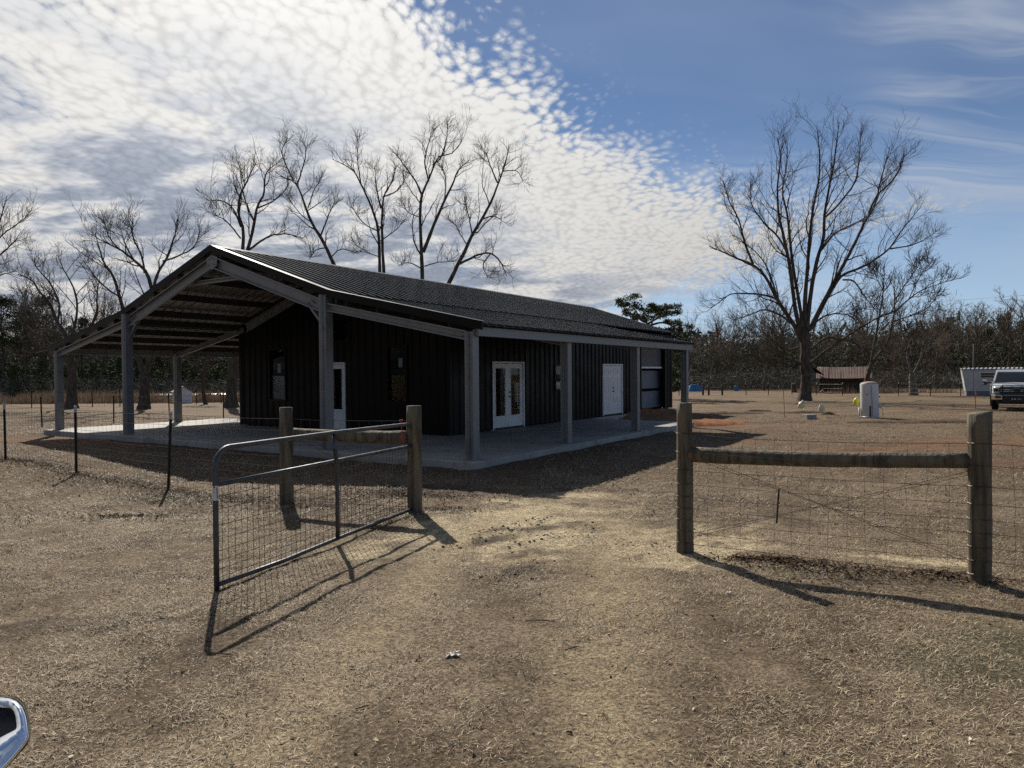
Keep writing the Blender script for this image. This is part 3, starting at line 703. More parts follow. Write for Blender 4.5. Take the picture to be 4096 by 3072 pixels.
# left run: wooden brace beside the gate, then steel posts running off to the left
gl, bl = at(1660, 2048), at(1148, 2014); T = [at(672, 1957), at(306, 1896), at(23, 1841)]
LF = empty('wire_fence', gl, label='woven wire fence running left from the gate, with log brace and dark steel posts', cat='fence')
rel = lambda p: np.asarray(p, float)-gl
wobble_post(1.42, .097, .098, 3).build('wood_post', M['wood'], LF, smooth=True)
wobble_post(1.38, .098, .09, 4).build('wood_post', M['wood'], LF, loc=rel(bl), smooth=True)
d = dn(bl, gl); log_rail(rel(bl)+d*.08+np.array([0, -.0, 1.03]), -d*.08+np.array([0, 0, .985]), .075, .088, 5).build('log_rail', M['wood'], LF, smooth=True)
for p, h, ln in zip(T, (1.27, 1.30, 1.26), ((.06, 0), (.0, 0), (-.01, 0))): tee_post(LF, rel(p), h, ln, s=1.15)
ext = T[2]+(T[2]-T[1])*1.6
tag(woven([rel(gl)+d*-.1, rel(bl), rel(T[0]), rel(T[1]), rel(T[2]), rel(ext)], HW, .16, .0024, seed=1).build('wire_mesh', M['wire'], LF), kind='stuff')
br = MB(); br.tube([rel(bl)+np.array([0, -.1, 1.15]), np.array([-.05, -.1, .25])], .003, 4); br.tube([rel(bl)+np.array([0, -.1, .12]), np.array([-.05, -.1, .98])], .003, 4); br.tube([rel(bl)+np.array([0, -.1, 1.05]), np.array([-.05, -.1, .20])], .0026, 4); br.build('brace_wire', M['wire'], LF)
# right run
gr, brp = at(2740, 2195), at(3918, 2328); far = brp+(brp-gr)*1.5
RF = empty('wire_fence', gr, label='woven wire fence right of the opening with two log posts and a log rail', cat='fence'); rel2 = lambda p: np.asarray(p, float)-gr
wobble_post(1.52, .088, .078, 8).build('wood_post', M['wood'], RF, smooth=True)
wobble_post(1.47, .094, .092, 9, slant=.016).build('wood_post', M['wood'], RF, loc=rel2(brp), smooth=True)
d2 = dn(gr, brp); log_rail(d2*.06+np.array([0, 0, 1.00]), rel2(brp)-d2*.07+np.array([0, 0, 1.04]), .078, .068, 11).build('log_rail', M['wood'], RF, smooth=True)
off = np.array([-d2[1], d2[0], 0])*-.095*np.sign(d2[0])
HR = [.08, .20, .32, .44, .56, .69, .84, 1.02, 1.21]
tag(woven([off+d2*.02, rel2(brp)+off, rel2(far)+off], HR, .158, .0021, sag=.03, seed=2, kink=.022).build('wire_mesh', M['wire'], RF), kind='stuff')
bw = MB(); e_ = rel2(brp)
tw = []
for (pa, pb) in ((np.array([0, 0, .98])+d2*.05, e_+np.array([0, 0, .16])-d2*.03), (np.array([0, 0, .14])+d2*.05, e_+np.array([0, 0, .96])-d2*.03)):
    for sgn in (-1, 1):
        m_ = (pa+pb)/2; pts = [pa+off*.2+np.array([0, 0, sgn*.018]), m_-off*.1+np.array([0, 0, sgn*.004]), pb+off*.2+np.array([0, 0, sgn*.018])]; bw.tube(pts, .0021, 4)
bw.build('brace_wire', M['wire'], RF)
tr = at(3195, 2070); mid = e_*.345; MB().tube([mid+np.array([0, -.05, .36]), mid+np.array([.02, -.06, .70])], .009, 6).build('twist_stick', M['tpost'], RF)
st = MB()
for (c, rr) in ((np.zeros(3), .087), (e_, .096), ):
    for h in HR: 
        a = math.atan2(off[1], off[0]); st.tube([c+np.array([rr*math.cos(a+da), rr*math.sin(a+da), h+.003*math.sin(9*da)]) for da in np.linspace(-1.3, 1.3, 8)], .0022, 4)
tag(st.build('wire_wrap', M['wire'], RF), kind='stuff')

# the gate: bent tube frame, mid rail, brace, welded mesh
gA, gB = at(867, 2361), at(1648, 2050)+np.array([.02, 0, 0]); gl_len = float(np.linalg.norm(gB-gA)); gyaw = math.atan2(gB[1]-gA[1], gB[0]-gA[0])
G = empty('farm_gate', gA, gyaw, label='open galvanised tube farm gate with wire mesh, swung toward the camera', cat='gate')
GH = 1.215; zb = .035; zt = GH
def arc(c, r, a0, a1, n=7): return [(c[0]+r*math.cos(R(a)), 0, c[1]+r*math.sin(R(a))) for a in np.linspace(a0, a1, n)]
rc_ = .17; fr = MB()
path = [(0, 0, .0), (0, 0, .5)]+arc((rc_, zt-rc_), rc_, 180, 90)+[(gl_len*.5, 0, zt-.004)]+arc((gl_len-rc_, zt-.03-rc_), rc_, 90, 0)+[(gl_len, 0, .5), (gl_len, 0, .03)]
fr.tube(path, .0235, 10); fr.build('gate_frame', M['galv2'], G, smooth=True)
MB().tube([(.0, 0, zb+.01), (gl_len*.25, .0, zb-.004), (gl_len*.55, .01, zb+.008), (gl_len, 0, zb+.02)], .021, 10).build('bottom_rail', M['galv2'], G, smooth=True)
MB().tube([(0, 0, .905), (gl_len*.5, 0, .90), (gl_len, 0, .895)], .021, 10).build('mid_rail', M['galv2'], G, smooth=True)
tb = gl_len*.50
MB().tube([(tb+.02, -.004, zb), (tb+.012, -.012, .45), (tb, -.016, .88), (tb-.045, -.03, 1.0), (tb-.06, -.022, 1.10), (tb-.02, 0, zt-.02)], [.024, .024, .022, .026, .025, .020], 8).build('brace_bar', M['galv2'], G, smooth=True)
wm = MB(); nv = 46
for k in range(1, nv):
    x = gl_len*k/nv; wm.tube([(x, .004*math.sin(k*1.7), zb), (x+.004*math.sin(k*2.1), .006*math.sin(k), .45), (x, 0, .90)], .0030, 4, False)
for z in (.10, .17, .245, .33, .43, .55, .69, .80): wm.tube([(0, .004, z), (gl_len*.3, .006, z-.006), (gl_len*.65, -.004, z+.004), (gl_len, .004, z)], .0029, 4, False)
tag(wm.build('wire_mesh', M['wire'], G), kind='stuff')
M['label'] = mat('white worn label', (.58, .57, .54), (.66, .65, .62), rough=.6, scale=30, spots=((.02, .02, .02), 26, .60))
lb = MB().tube([(0, 0, .775), (0, 0, .90)], .0252, 12, False).build('label_plate', M['label'], G, smooth=True)
mk_ = MB()
for (x0, z0_, x1, z1_) in ((-.008, .882, -.012, .868), (-.012, .868, -.002, .86), (-.002, .86, -.012, .850), (-.012, .845, .0, .835), (.0, .835, -.012, .825), (-.012, .818, -.002, .812), (-.002, .812, -.011, .800), (-.011, .80, -.001, .790)):
    mk_.bar((x0, -.0255, z0_), (x1, -.0265, z1_), .003, .004)
mk_.build('label_mark', M['black'], lb)
hg = MB()
for z in (.30, .97): hg.tube([(gl_len, 0, z), (gl_len+.07, .03, z)], .012, 8); hg.tube([(gl_len+.055, .03, z-.05), (gl_len+.055, .03, z+.05)], .014, 8)
hg.build('hinge', M['galv2'], G)
M['red'] = mat('red strap', (.34, .035, .03), (.42, .06, .05), rough=.6, scale=20)
sp_ = at(1585, 2048); o = MB().bar((0, 0, 0), (-.02, .0, .20), .012, .006, (0, 1, 0)).bar((-.045, 0, .20), (.012, 0, .205), .02, .012, (0, 1, 0)).bar((.0, 0, .0), (.012, .0, -.12), .011, .006, (0, 1, 0)).build('red_strap', M['red'], loc=(gl[0]-.14, gl[1]-.115, 1.03), label='thin red strap hanging on the wire beside the gate hinge post', cat='strap')

# fence lines farther off
def far_fence(pts, label, hs, mesh_r, cap=False, s=1.4, h=1.15):
    E_ = empty('wire_fence', pts[0], label=label, cat='fence')
    for p in pts: tee_post(E_, np.asarray(p)-pts[0], h, (random.uniform(-.05, .05), 0), cap, s)
    tag(woven([np.asarray(p)-pts[0] for p in pts], hs, .6, mesh_r, seed=5).build('wire_mesh', M['wire'], E_), kind='stuff'); return E_
far_fence([at(-170, 1727), at(169, 1708), at(455, 1693), at(679, 1680), at(894, 1673), at(1080, 1664)], 'thin wire fence on dark steel posts just past the left porch', [.1, .4, .75, 1.08], .0035, s=1.3)
far_fence([at(-100, 1637), at(127, 1632), at(371, 1629), at(480, 1627), at(787, 1616), at(885, 1613), at(1100, 1608)], 'far wire fence in front of the tall brown grass at left', [.3, 1.05], .004, s=1.6)
far_fence([at(2716, 1584), at(2985, 1581), at(3074, 1581), at(3168, 1580), at(3265, 1580), at(3370, 1582), at(3480, 1582), at(3593, 1583), at(3722, 1585), at(3842, 1585)], 'far wire fence across the field behind the big bare tree', [.3, .65, 1.05], .005, True, 1.8, 1.2)
# wooden corner brace of the far fence
wb = at(2812, 1581); WB = empty('wooden_fence', wb, label='small dark wooden rail fence near the blue tarp in the far field', cat='fence')
for px_ in (2812, 2835, 2889): wobble_post(1.0, .10, .10, px_).build('wood_post', M['oldwood'], WB, loc=at(px_, 1581)-wb, smooth=True)
log_rail(np.array([0, 0, .72]), at(2889, 1581)-wb+np.array([0, 0, .74]), .06, .06, 2).build('log_rail', M['oldwood'], WB, smooth=True)

# ------------------------------------------------------------------ bare trees
def unit(v): return v/np.maximum(np.linalg.norm(v, axis=-1, keepdims=True), 1e-9)
def tubes(P, Rd, n):
    """batch of polylines P (M,k,3), radii (M,k) -> verts, quads"""
    Mn, k, _ = P.shape
    T_ = np.empty_like(P); T_[:, 1:-1] = P[:, 2:]-P[:, :-2]; T_[:, 0] = P[:, 1]-P[:, 0]; T_[:, -1] = P[:, -1]-P[:, -2]; T_ = unit(T_)
    ref = np.where(np.abs(T_[:, :1, 2:3]) > .9, np.array([1., 0, 0]), np.array([0, 0, 1.])); ref = np.repeat(ref, k, 1)
    s_ = unit(np.cross(T_, ref)); u_ = np.cross(s_, T_); a = np.arange(n)*2*math.pi/n
    V = P[:, :, None, :]+(s_[:, :, None, :]*np.cos(a)[None, None, :, None]+u_[:, :, None, :]*np.sin(a)[None, None, :, None])*Rd[:, :, None, None]
    idx = np.arange(Mn*k*n).reshape(Mn, k, n); nx = np.roll(idx, -1, 2)
    F = np.stack([idx[:, :-1], nx[:, :-1], nx[:, 1:], idx[:, 1:]], -1).reshape(-1, 4)
    return V.reshape(-1, 3), F
def resample(pts, k):
    pts = np.asarray(pts, float); Q = []
    for i in range(len(pts)-1):                # Catmull-Rom
        p0, p1, p2, p3 = pts[max(i-1, 0)], pts[i], pts[i+1], pts[min(i+2, len(pts)-1)]
        for t in np.linspace(0, 1, 8, endpoint=False): Q.append(.5*((2*p1)+(-p0+p2)*t+(2*p0-5*p1+4*p2-p3)*t*t+(-p0+3*p1-3*p2+p3)*t**3))
    Q.append(pts[-1]); Q = np.array(Q); L = np.concatenate([[0], np.cumsum(np.linalg.norm(np.diff(Q, axis=0), axis=1))]); s = np.linspace(0, L[-1], k)
    return np.stack([np.interp(s, L, Q[:, j]) for j in range(3)], 1)
def kids(r, P, Rd, cnt, tmin, ang, ratio, k, wig, up, r_end, rscale=.62, lmin=.25, lenpow=.7, tmax=.98):
    Mn, kk, _ = P.shape; Ln = np.linalg.norm(np.diff(P, axis=1), axis=2).sum(1)
    t = tmin+(tmax-tmin)*(np.arange(cnt)[None, :]+r.random((Mn, cnt)))/cnt; f = t*(kk-1); i = np.clip(f.astype(int), 0, kk-2); w = (f-i)[..., None]; m = np.arange(Mn)[:, None]
    b = P[m, i]*(1-w)+P[m, i+1]*w; T_ = unit(P[m, i+1]-P[m, i]); rb = (Rd[m, i]*(1-w[..., 0])+Rd[m, i+1]*w[..., 0])
    q = r.standard_normal((Mn, cnt, 3)); q[..., 2] *= .6; q = unit(q-(q*T_).sum(-1, keepdims=True)*T_)
    an = np.radians(ang[0]+(ang[1]-ang[0])*r.random((Mn, cnt)))[..., None]; D = unit(T_*np.cos(an)+q*np.sin(an)+np.array([0, 0, up]))
    L = np.maximum(Ln[:, None]*ratio*(.55+.75*r.random((Mn, cnt)))*(1-.72*(t-tmin)/(1-tmin+1e-6))**lenpow, lmin)
    N = Mn*cnt; b = b.reshape(N, 3); D = D.reshape(N, 3); L = L.reshape(N); rb = rb.reshape(N)
    out = np.empty((N, k, 3)); out[:, 0] = b; p = b.copy(); st = (L/(k-1))[:, None]
    for j in range(1, k):
        D = unit(D+r.standard_normal((N, 3))*wig+np.array([0, 0, up*.5])); p = p+D*st; out[:, j] = p
    r0 = np.maximum(np.minimum(rb*rscale, .012+.014*L), r_end*1.15); rr = r0[:, None]+(r_end-r0[:, None])*np.linspace(0, 1, k)[None, :]
    return out, rr
def bare_tree(name, label, limbs, Y, seed, cfg=(9, 7, 4), tw=.010, group=None, flare=1.5, base=None, mats=None, up=.18, fill=1.):
    """limbs: [(pixel points, r0, r1, depth swing)]; the first is the trunk"""
    r = np.random.default_rng(seed); mats = mats or (M['bark'], M['twig'])
    b3 = atY(*limbs[0][0][0], Y); b3[2] = gz(0, Y)-.05 if base is None else base
    E_ = empty(name, b3, label=label, cat='tree', group=group); PL = []; RL = []
    for j, (pp, r0, r1, dep) in enumerate(limbs):
        n = len(pp); pts = []
        for i, (a, b) in enumerate(pp):
            t = i/(n-1); pts.append(atY(a, b, Y+dep*t*t)+r.standard_normal(3)*(.0 if i == 0 else .05))
        if j == 0: pts[0][2] = b3[2]
        pts = np.array(pts)-b3; k = 22; Q = resample(pts, k); Q[3:] += np.cumsum(r.standard_normal((k-3, 3))*.012, 0)
        r0 *= (1 if j == 0 else .86); PL.append(Q); RL.append(np.interp(np.linspace(0, 1, k), [0, .5, 1], [r0, (r0*.55+r1*.45), r1]))
    P = np.array(PL); Rd = np.array(RL)
    # root flare on the trunk
    hgt = P[0, :, 2]; Rd[0] *= 1+(flare-1)*np.exp(-hgt/.45)
    V, F = tubes(P, Rd, 9); rough = 1+.06*r.standard_normal(len(V)); c = np.repeat(P.reshape(-1, 3), 9, 0); V = c+(V-c)*rough[:, None]
    link('trunk', npmesh('trunk', V, F, mats[0], smooth=True), E_)
    # side branches come off the limbs only
    A1, B1 = kids(r, P[1:], Rd[1:], cfg[0], .18, (28, 60), .38*fill, 9, .17, up, tw*1.4, .5, .8, .5)
    A2, B2 = kids(r, A1, B1, cfg[1], .12, (28, 58), .52, 6, .17, up*.8, tw*1.0, .55, .7, .5)
    A3, B3 = kids(r, A2, B2, cfg[2]-1, .15, (22, 52), .58, 4, .18, up*.7, tw*.75, .6, .55, .4)
    # the limb tips themselves fork on
    A4, B4 = kids(r, P[1:, -8:], Rd[1:, -8:], 5, .1, (14, 46), .5*fill, 7, .17, up, tw*1.3, .7, .9); A5, B5 = kids(r, A4, B4, 5, .15, (22, 50), .6, 5, .17, up*.7, tw*.8, .6, .6)
    VV = []; FF = []; nb = 0
    for (a, b, n) in ((A1, B1, 4), (A2, B2, 3), (A3, B3, 3), (A4, B4, 4), (A5, B5, 3)):
        v, f = tubes(a, b, n); VV.append(v); FF.append(f+nb); nb += len(v)
    link('crown', npmesh('crown', np.concatenate(VV), np.concatenate(FF), mats[1]), E_)
    return E_
def cv(x0, y0, s): return lambda *pts: [(x0+a/s, y0+b/s) for a, b in pts]
c3, c4, c1, r1 = cv(2700, 400, 1.3275), cv(1000, 450, 1.8433), cv(0, 900, 1.659), cv(0, 0, 1.08)
bare_tree('pecan_tree', 'tallest bare tree with many upswept limbs, standing alone right of the building', [
    (c3((690,1597),(690,1500),(690,1400),(688,1300),(686,1225)), .36, .34, 0),
    (c3((672,1280),(640,1215),(590,1130),(540,1040),(480,940),(415,872),(330,830),(190,772)), .19, .03, 3),
    (c3((415,872),(365,760),(340,640),(290,540),(260,430)), .10, .02, 4),
    (c3((540,1040),(500,900),(430,810),(350,760)), .07, .02, -2),
    (c3((665,1230),(640,1120),(610,930),(590,800),(565,700),(540,600),(535,450),(545,320),(540,200)), .19, .02, -3),
    (c3((600,820),(540,720),(470,650),(410,560),(400,440)), .09, .02, 2),
    (c3((680,1235),(660,1100),(630,900),(610,740),(600,610),(575,480),(590,330),(600,220)), .16, .02, 4),
    (c3((688,1225),(690,1080),(705,880),(722,680),(740,560),(765,430),(770,300),(758,140)), .19, .02, 1),
    (c3((700,1220),(722,1020),(755,850),(785,740),(800,600),(820,470),(850,330),(882,110)), .20, .02, -4),
    (c3((800,620),(870,560),(940,440),(980,300),(985,170)), .09, .02, 3),
    (c3((712,1225),(780,1080),(850,960),(900,860),(960,740),(1010,640),(1060,540),(1100,420),(1140,250)), .18, .02, 2),
    (c3((1030,600),(1080,500),(1160,420),(1215,290)), .08, .02, -3),
    (c3((722,1215),(820,1040),(890,950),(970,890),(1060,850),(1140,790),(1200,690),(1300,570)), .15, .02, -2),
    (c3((1140,790),(1250,770),(1330,735),(1390,690)), .06, .015, 3),
    (c3((890,955),(950,965),(1000,1030),(1050,1080),(1080,1120)), .07, .02, -4),
    (c3((600,1150),(540,1070),(480,1035),(380,1025),(300,1030),(230,1070),(165,1120)), .10, .02, 3),
    (c3((630,1195),(560,1140),(480,1115),(420,1125),(360,1160)), .09, .02, -4),
    (c3((715,1330),(800,1270),(880,1268),(960,1290),(1035,1340)), .10, .02, 4),
    (c3((715,1400),(790,1350),(900,1270),(1000,1200),(1100,1150),(1175,1130)), .12, .03, -3),
    (c3((670,1400),(600,1370),(540,1355),(450,1370),(380,1390),(315,1412)), .09, .02, 3),
    (c3((665,1402),(560,1405),(480,1390),(410,1345)), .08, .02, -3),
    (c3((665,1310),(600,1320),(520,1290),(460,1260),(385,1255)), .09, .02, 4),
    (c3((735,1190),(800,1145),(860,1130),(920,1150),(975,1195)), .08, .02, -3),
    (c3((775,800),(840,720),(900,680),(970,650),(1050,600)), .09, .02, 4)], 51.2, 21, (12, 7, 4), .0060, fill=.80)
bare_tree('pecan_tree', 'thick-trunked bare tree at the left corner of the black wall, rounded crown above the ridge', [
    ([(925,1632),(930,1530),(938,1400),(950,1200),(967,1060)], .34, .22, 0),
    (r1((1045,1150),(1045,1000),(1035,930),(1045,850),(1080,760),(1110,690)), .15, .02, 2),
    (r1((1050,1140),(1090,1000),(1110,900),(1140,840),(1150,760),(1185,715)), .14, .02, -3),
    (r1((1075,1080),(1160,1025),(1230,1015),(1300,1030)), .09, .02, 2), (r1((1040,980),(1000,900),(950,870),(895,860)), .07, .015, 3),
    (r1((1040,1030),(980,960),(920,930)), .06, .015, -3), (r1((1110,900),(1180,860),(1230,800),(1235,740)), .06, .015, 3), (r1((1100,960),(1060,860),(1040,780),(1030,720)), .06, .015, -2)], 46.5, 31, (7, 6, 4), .0066, fill=1.1)
bare_tree('pecan_tree', 'bare tree leaning left over the roof, nearest the rounded crown', [
    ([(1400,1640),(1390,1400),(1370,1200),(1361,1135)], .28, .17, 0),
    (r1((1470,1210),(1400,1050),(1350,970),(1330,900),(1300,820),(1268,780),(1200,755)), .17, .02, 1),
    (r1((1268,780),(1230,700),(1218,640),(1240,600)), .06, .015, 2), (r1((1285,795),(1315,690),(1312,610)), .06, .015, -2), (r1((1385,1020),(1425,930),(1445,870)), .07, .015, 2),
    (r1((1410,1070),(1360,1080),(1338,1120)), .05, .015, -2), (r1((1330,900),(1350,840),(1385,790)), .05, .015, 2), (r1((1345,960),(1290,920),(1250,860)), .04, .015, -2), (r1((1430,1110),(1480,1080),(1540,1090)), .05, .015, 2)], 48, 41, (6, 6, 3), .0066, fill=.95)
bare_tree('pecan_tree', 'twin-stemmed bare tree rising behind the middle of the roof', [
    ([(1535,1640),(1530,1400),(1528,1240),(1525,1180)], .30, .18, 0),
    (r1((1640,1260),(1640,1080),(1632,960),(1590,870),(1560,800),(1520,740),(1440,690)), .15, .02, 2), (r1((1560,800),(1552,700),(1548,600)), .06, .015, -1),
    (r1((1662,1260),(1650,1050),(1642,950),(1650,850),(1690,780),(1700,710)), .15, .02, -2), (r1((1645,900),(1620,800),(1625,720)), .07, .015, 3), (r1((1655,850),(1720,820),(1760,760)), .06, .015, 2),
    (r1((1635,1000),(1570,960),(1520,890)), .05, .015, -3), (r1((1645,1040),(1700,1000),(1740,960)), .05, .015, 2), (r1((1640,1110),(1580,1090),(1540,1050)), .04, .015, -2)], 50, 51, (6, 6, 3), .0066, fill=.95)
bare_tree('pecan_tree', 'tall forked bare tree, highest of the crowns above the building roof', [
    ([(1690,1640),(1690,1400),(1690,1240),(1690,1180)], .30, .17, 0),
    (r1((1825,1260),(1820,1080),(1815,950),(1825,850),(1860,770),(1900,680),(1955,660),(2000,610)), .17, .02, -2), (r1((1825,850),(1800,780),(1760,720),(1712,655)), .08, .015, 2), (r1((1852,785),(1838,680),(1862,560)), .07, .015, -3),
    (r1((1828,1090),(1870,980),(1920,860),(1960,780),(1990,730),(2035,690)), .15, .02, 3), (r1((1900,690),(1930,620),(1940,540)), .06, .015, 2), (r1((1920,860),(1930,780),(1910,720)), .05, .015, -2),
    (r1((1820,940),(1770,920),(1740,880)), .04, .015, 2), (r1((1835,1150),(1900,1120),(1960,1110)), .05, .015, -3), (r1((1820,1160),(1770,1140),(1720,1150)), .05, .015, 3)], 49, 61, (6, 6, 3), .0066, fill=.95)
bare_tree('pecan_tree', 'bare tree leaning right behind the roof with a low arching limb', [
    ([(1745,1640),(1760,1400),(1780,1220),(1787,1158)], .28, .16, 0),
    (r1((1930,1240),(2000,1100),(2040,1020),(2090,930),(2130,850),(2160,760),(2190,680),(2205,625)), .16, .02, 2), (r1((1985,1140),(2070,1100),(2120,1095),(2160,1130),(2190,1195)), .10, .02, -2), (r1((2040,1020),(2030,950),(2012,885)), .06, .02, 2),
    (r1((2120,1095),(2090,1140),(2110,1200)), .05, .015, 2), (r1((2150,790),(2110,720),(2095,660)), .06, .015, -2), (r1((2080,950),(2130,930),(2180,960)), .05, .015, 2), (r1((2170,740),(2230,740),(2260,790)), .04, .015, 2), (r1((2020,1060),(1980,1010),(1960,960)), .04, .015, -2)], 46, 71, (6, 6, 3), .0066, fill=.95)
bare_tree('pecan_tree', 'bare tree seen between the left porch posts, forking low on its trunk', [
    (c1((955,1222),(955,1100),(958,1000)), .32, .30, 0),
    (c1((955,1010),(915,880),(860,720),(820,580),(780,400),(740,330),(690,250),(650,170),(620,60)), .20, .02, -3), (c1((958,1010),(990,860),(1012,700),(1015,560),(1005,430),(960,320),(880,230),(790,160),(690,105),(590,50)), .22, .02, 2),
    (c1((1010,500),(1040,330),(1100,200),(1160,60),(1180,-60)), .12, .02, 3), (c1((960,320),(940,200),(900,80),(890,-40)), .08, .02, -3), (c1((800,480),(720,430),(620,330),(560,240)), .07, .02, 2), (c1((790,160),(720,60),(700,-30)), .06, .02, 2), (c1((1080,240),(1200,200),(1290,130),(1340,40)), .07, .02, -2), (c1((900,250),(830,120),(800,0)), .06, .02, 4), (c1((1010,620),(1080,520),(1180,420)), .08, .02, 4)], 45, 81, (7, 6, 4), .0066)
bare_tree('pecan_tree', 'bare spreading tree just left of the outermost left porch post', [
    (c1((478,1222),(475,1100),(472,980),(460,860)), .31, .25, 0),
    (c1((462,870),(440,740),(380,640),(330,520),(260,440),(200,370),(115,335)), .16, .02, 2), (c1((470,890),(530,780),(600,700),(640,600),(655,480),(670,380)), .14, .02, -3), (c1((380,640),(400,540),(330,400),(250,300),(230,230)), .09, .02, -2), (c1((455,800),(500,640),(520,520),(490,400),(420,300),(380,200)), .10, .02, 3),
    (c1((430,730),(300,700),(200,720),(130,790)), .07, .02, 3), (c1((480,900),(380,830),(280,850),(200,880)), .06, .02, -2), (c1((600,700),(700,640),(760,560)), .06, .02, 2), (c1((330,520),(220,520),(140,470)), .05, .02, 2)], 47, 91, (7, 6, 4), .0066)
bare_tree('pecan_tree', 'bare tree cut by the left edge of the picture', [
    ([(-190,1640),(-190,1450),(-185,1300)], .3, .26, 0), ([(-185,1310),(-120,1150),(-60,1020),(-10,900),(30,800)], .15, .02, 2), ([(-100,1120),(-40,1060),(20,1000),(70,960)], .08, .02, -2), ([(-150,1250),(-60,1150),(0,1100),(50,1080)], .08, .02, 3), ([(-60,1020),(0,950),(60,900),(95,870)], .06, .02, -2)], 46, 95, (7, 6, 4), .0066)
bare_tree('small_tree', 'small slender bare tree standing left of the white pump house wall line', [
    (c1((1365,1192),(1358,1100),(1352,980)), .13, .10, 0), (c1((1352,990),(1345,900),(1325,820),(1320,740)), .07, .015, 1), (c1((1354,1010),(1400,930),(1420,860)), .05, .015, -1), (c1((1353,1030),(1310,960),(1285,920)), .05, .015, 1)], 53.2, 97, (8, 5, 3), .012)
bare_tree('leaning_tree', 'leaning twin-stemmed bare tree behind the white well tank', [
    (c3((1000,1535),(1030,1440),(1045,1390)), .22, .19, 0), (c3((1040,1400),(1060,1300),(1090,1150),(1105,1000),(1112,890)), .14, .02, -2), (c3((1040,1400),(1090,1340),(1130,1280),(1165,1130),(1172,960)), .14, .03, 2), (c3((1165,1130),(1240,1060),(1330,1000),(1470,960)), .08, .015, 3),
    (c3((1150,1180),(1260,1150),(1340,1100),(1400,1020)), .07, .015, -3), (c3((1170,1060),(1230,960),(1290,880),(1310,820)), .07, .015, 2), (c3((1105,1010),(1060,940),(1040,880)), .05, .015, -2), (c3((1130,1280),(1220,1260),(1300,1270)), .05, .015, 2), (c3((1240,1060),(1300,950),(1350,860)), .05, .015, 2)], 64, 101, (9, 6, 4), .014)
bare_tree('stunted_tree', 'stout grey bare tree with a broken crown between the tank and the trailer', [
    (c3((1268,1567),(1264,1500),(1262,1450)), .30, .27, 0), (c3((1258,1460),(1240,1390),(1228,1300),(1205,1210),(1195,1150)), .13, .02, 1), (c3((1266,1455),(1298,1380),(1310,1320),(1290,1240),(1300,1180)), .11, .02, -2), (c3((1300,1350),(1360,1310),(1420,1290)), .06, .02, 2), (c3((1235,1360),(1180,1330),(1130,1340)), .06, .02, -2), (c3((1262,1450),(1220,1420),(1170,1430),(1130,1470)), .05, .02, 2), (c3((1270,1450),(1340,1430),(1390,1450)), .05, .02, -2)], 64.5, 103, (9, 6, 4), .014, mats=(M['greybark'] if 'greybark' in M else mat('grey bark', (.12, .10, .085), (.20, .175, .15), rough=.95, scale=5, bump=.5), M['fartwig']))

# ------------------------------------------------------------------ woods around the field
def slivers(r, C, L, Wd, vert, pal, prob):
    """thin leaf or twig faces around centres C"""
    n = len(C); d = r.standard_normal((n, 3)); d[:, 2] *= vert; d = unit(d); s = unit(np.cross(d, r.standard_normal((n, 3))))
    l = (L*(.5+r.random(n)))[:, None]; w = (Wd*(.5+r.random(n)))[:, None]
    V = np.stack([C-s*w*.5, C+s*w*.5, C+d*l+s*w*.22, C+d*l-s*w*.22], 1).reshape(-1, 3); i = np.arange(n)*4
    F = np.stack([i, i+1, i+2, i+3], 1); c = np.asarray(pal)[r.choice(len(pal), n, p=prob)]*(.7+.6*r.random(n))[:, None]
    return V, F, np.repeat(c, 4, 0)
M['brush'] = mat('winter brush', (.8, .8, .8), attr=True, rough=.9, spec=.08)
M['needles'] = mat('needles', (.8, .8, .8), attr=True, rough=.65, spec=.2)
def clumps(r, cs, n_per, size, L, Wd, pal, prob, flat=.6, shell=.55):
    C = []
    for c, s in zip(cs, size):
        q = unit(r.standard_normal((n_per, 3)))*(shell+(1-shell)*r.random((n_per, 1)))*s; q[:, 2] *= flat; C.append(np.asarray(c)+q)
    return slivers(r, np.concatenate(C), L, Wd, .7, pal, prob)
EVG = [(.030, .046, .018), (.055, .078, .030), (.09, .11, .048), (.12, .11, .06)]; EVP = [.30, .36, .24, .10]
BRN = [(.19, .175, .145), (.12, .11, .088), (.27, .25, .21), (.12, .135, .07), (.33, .305, .265)]; BRP = [.38, .28, .18, .10, .06]
def woods(name, label, x0, x1, y0, y1, hf, n, seed, pal=BRN, prob=BRP, L=.75, Wd=.06, vert=1.6, floor=0.):
    r = np.random.default_rng(seed); x = x0+(x1-x0)*r.random(n); y = y0+(y1-y0)*r.random(n); u = r.random(n)
    H = hf(x)*(.50+.95*fbm(x*.13, y*.13, 3, seed)); z = floor+H*u**.85
    keep = r.random(n) < 1.05-.75*sst(u, .60, 1.0); x, y, z = x[keep], y[keep], z[keep]
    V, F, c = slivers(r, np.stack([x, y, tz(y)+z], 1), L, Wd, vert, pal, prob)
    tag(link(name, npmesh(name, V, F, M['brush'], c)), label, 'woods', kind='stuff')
hl = lambda x: np.interp(x, [-95, -60, -45, -30, -15, 10], [10.5, 10.5, 9, 7.5, 6.5, 6])
hr = lambda x: np.interp(x, [5, 22, 28, 40, 55, 62, 75, 95, 130], [6, 6.5, 10, 11.6, 10.6, 10.2, 11.6, 13, 13])
woods('woods', 'grey-brown winter woods along the left edge of the field', -100, 12, 84, 104, hl, 95000, 5)
woods('woods', 'grey-brown winter woods behind the barn and trailer at right', 8, 135, 104, 126, hr, 120000, 6)
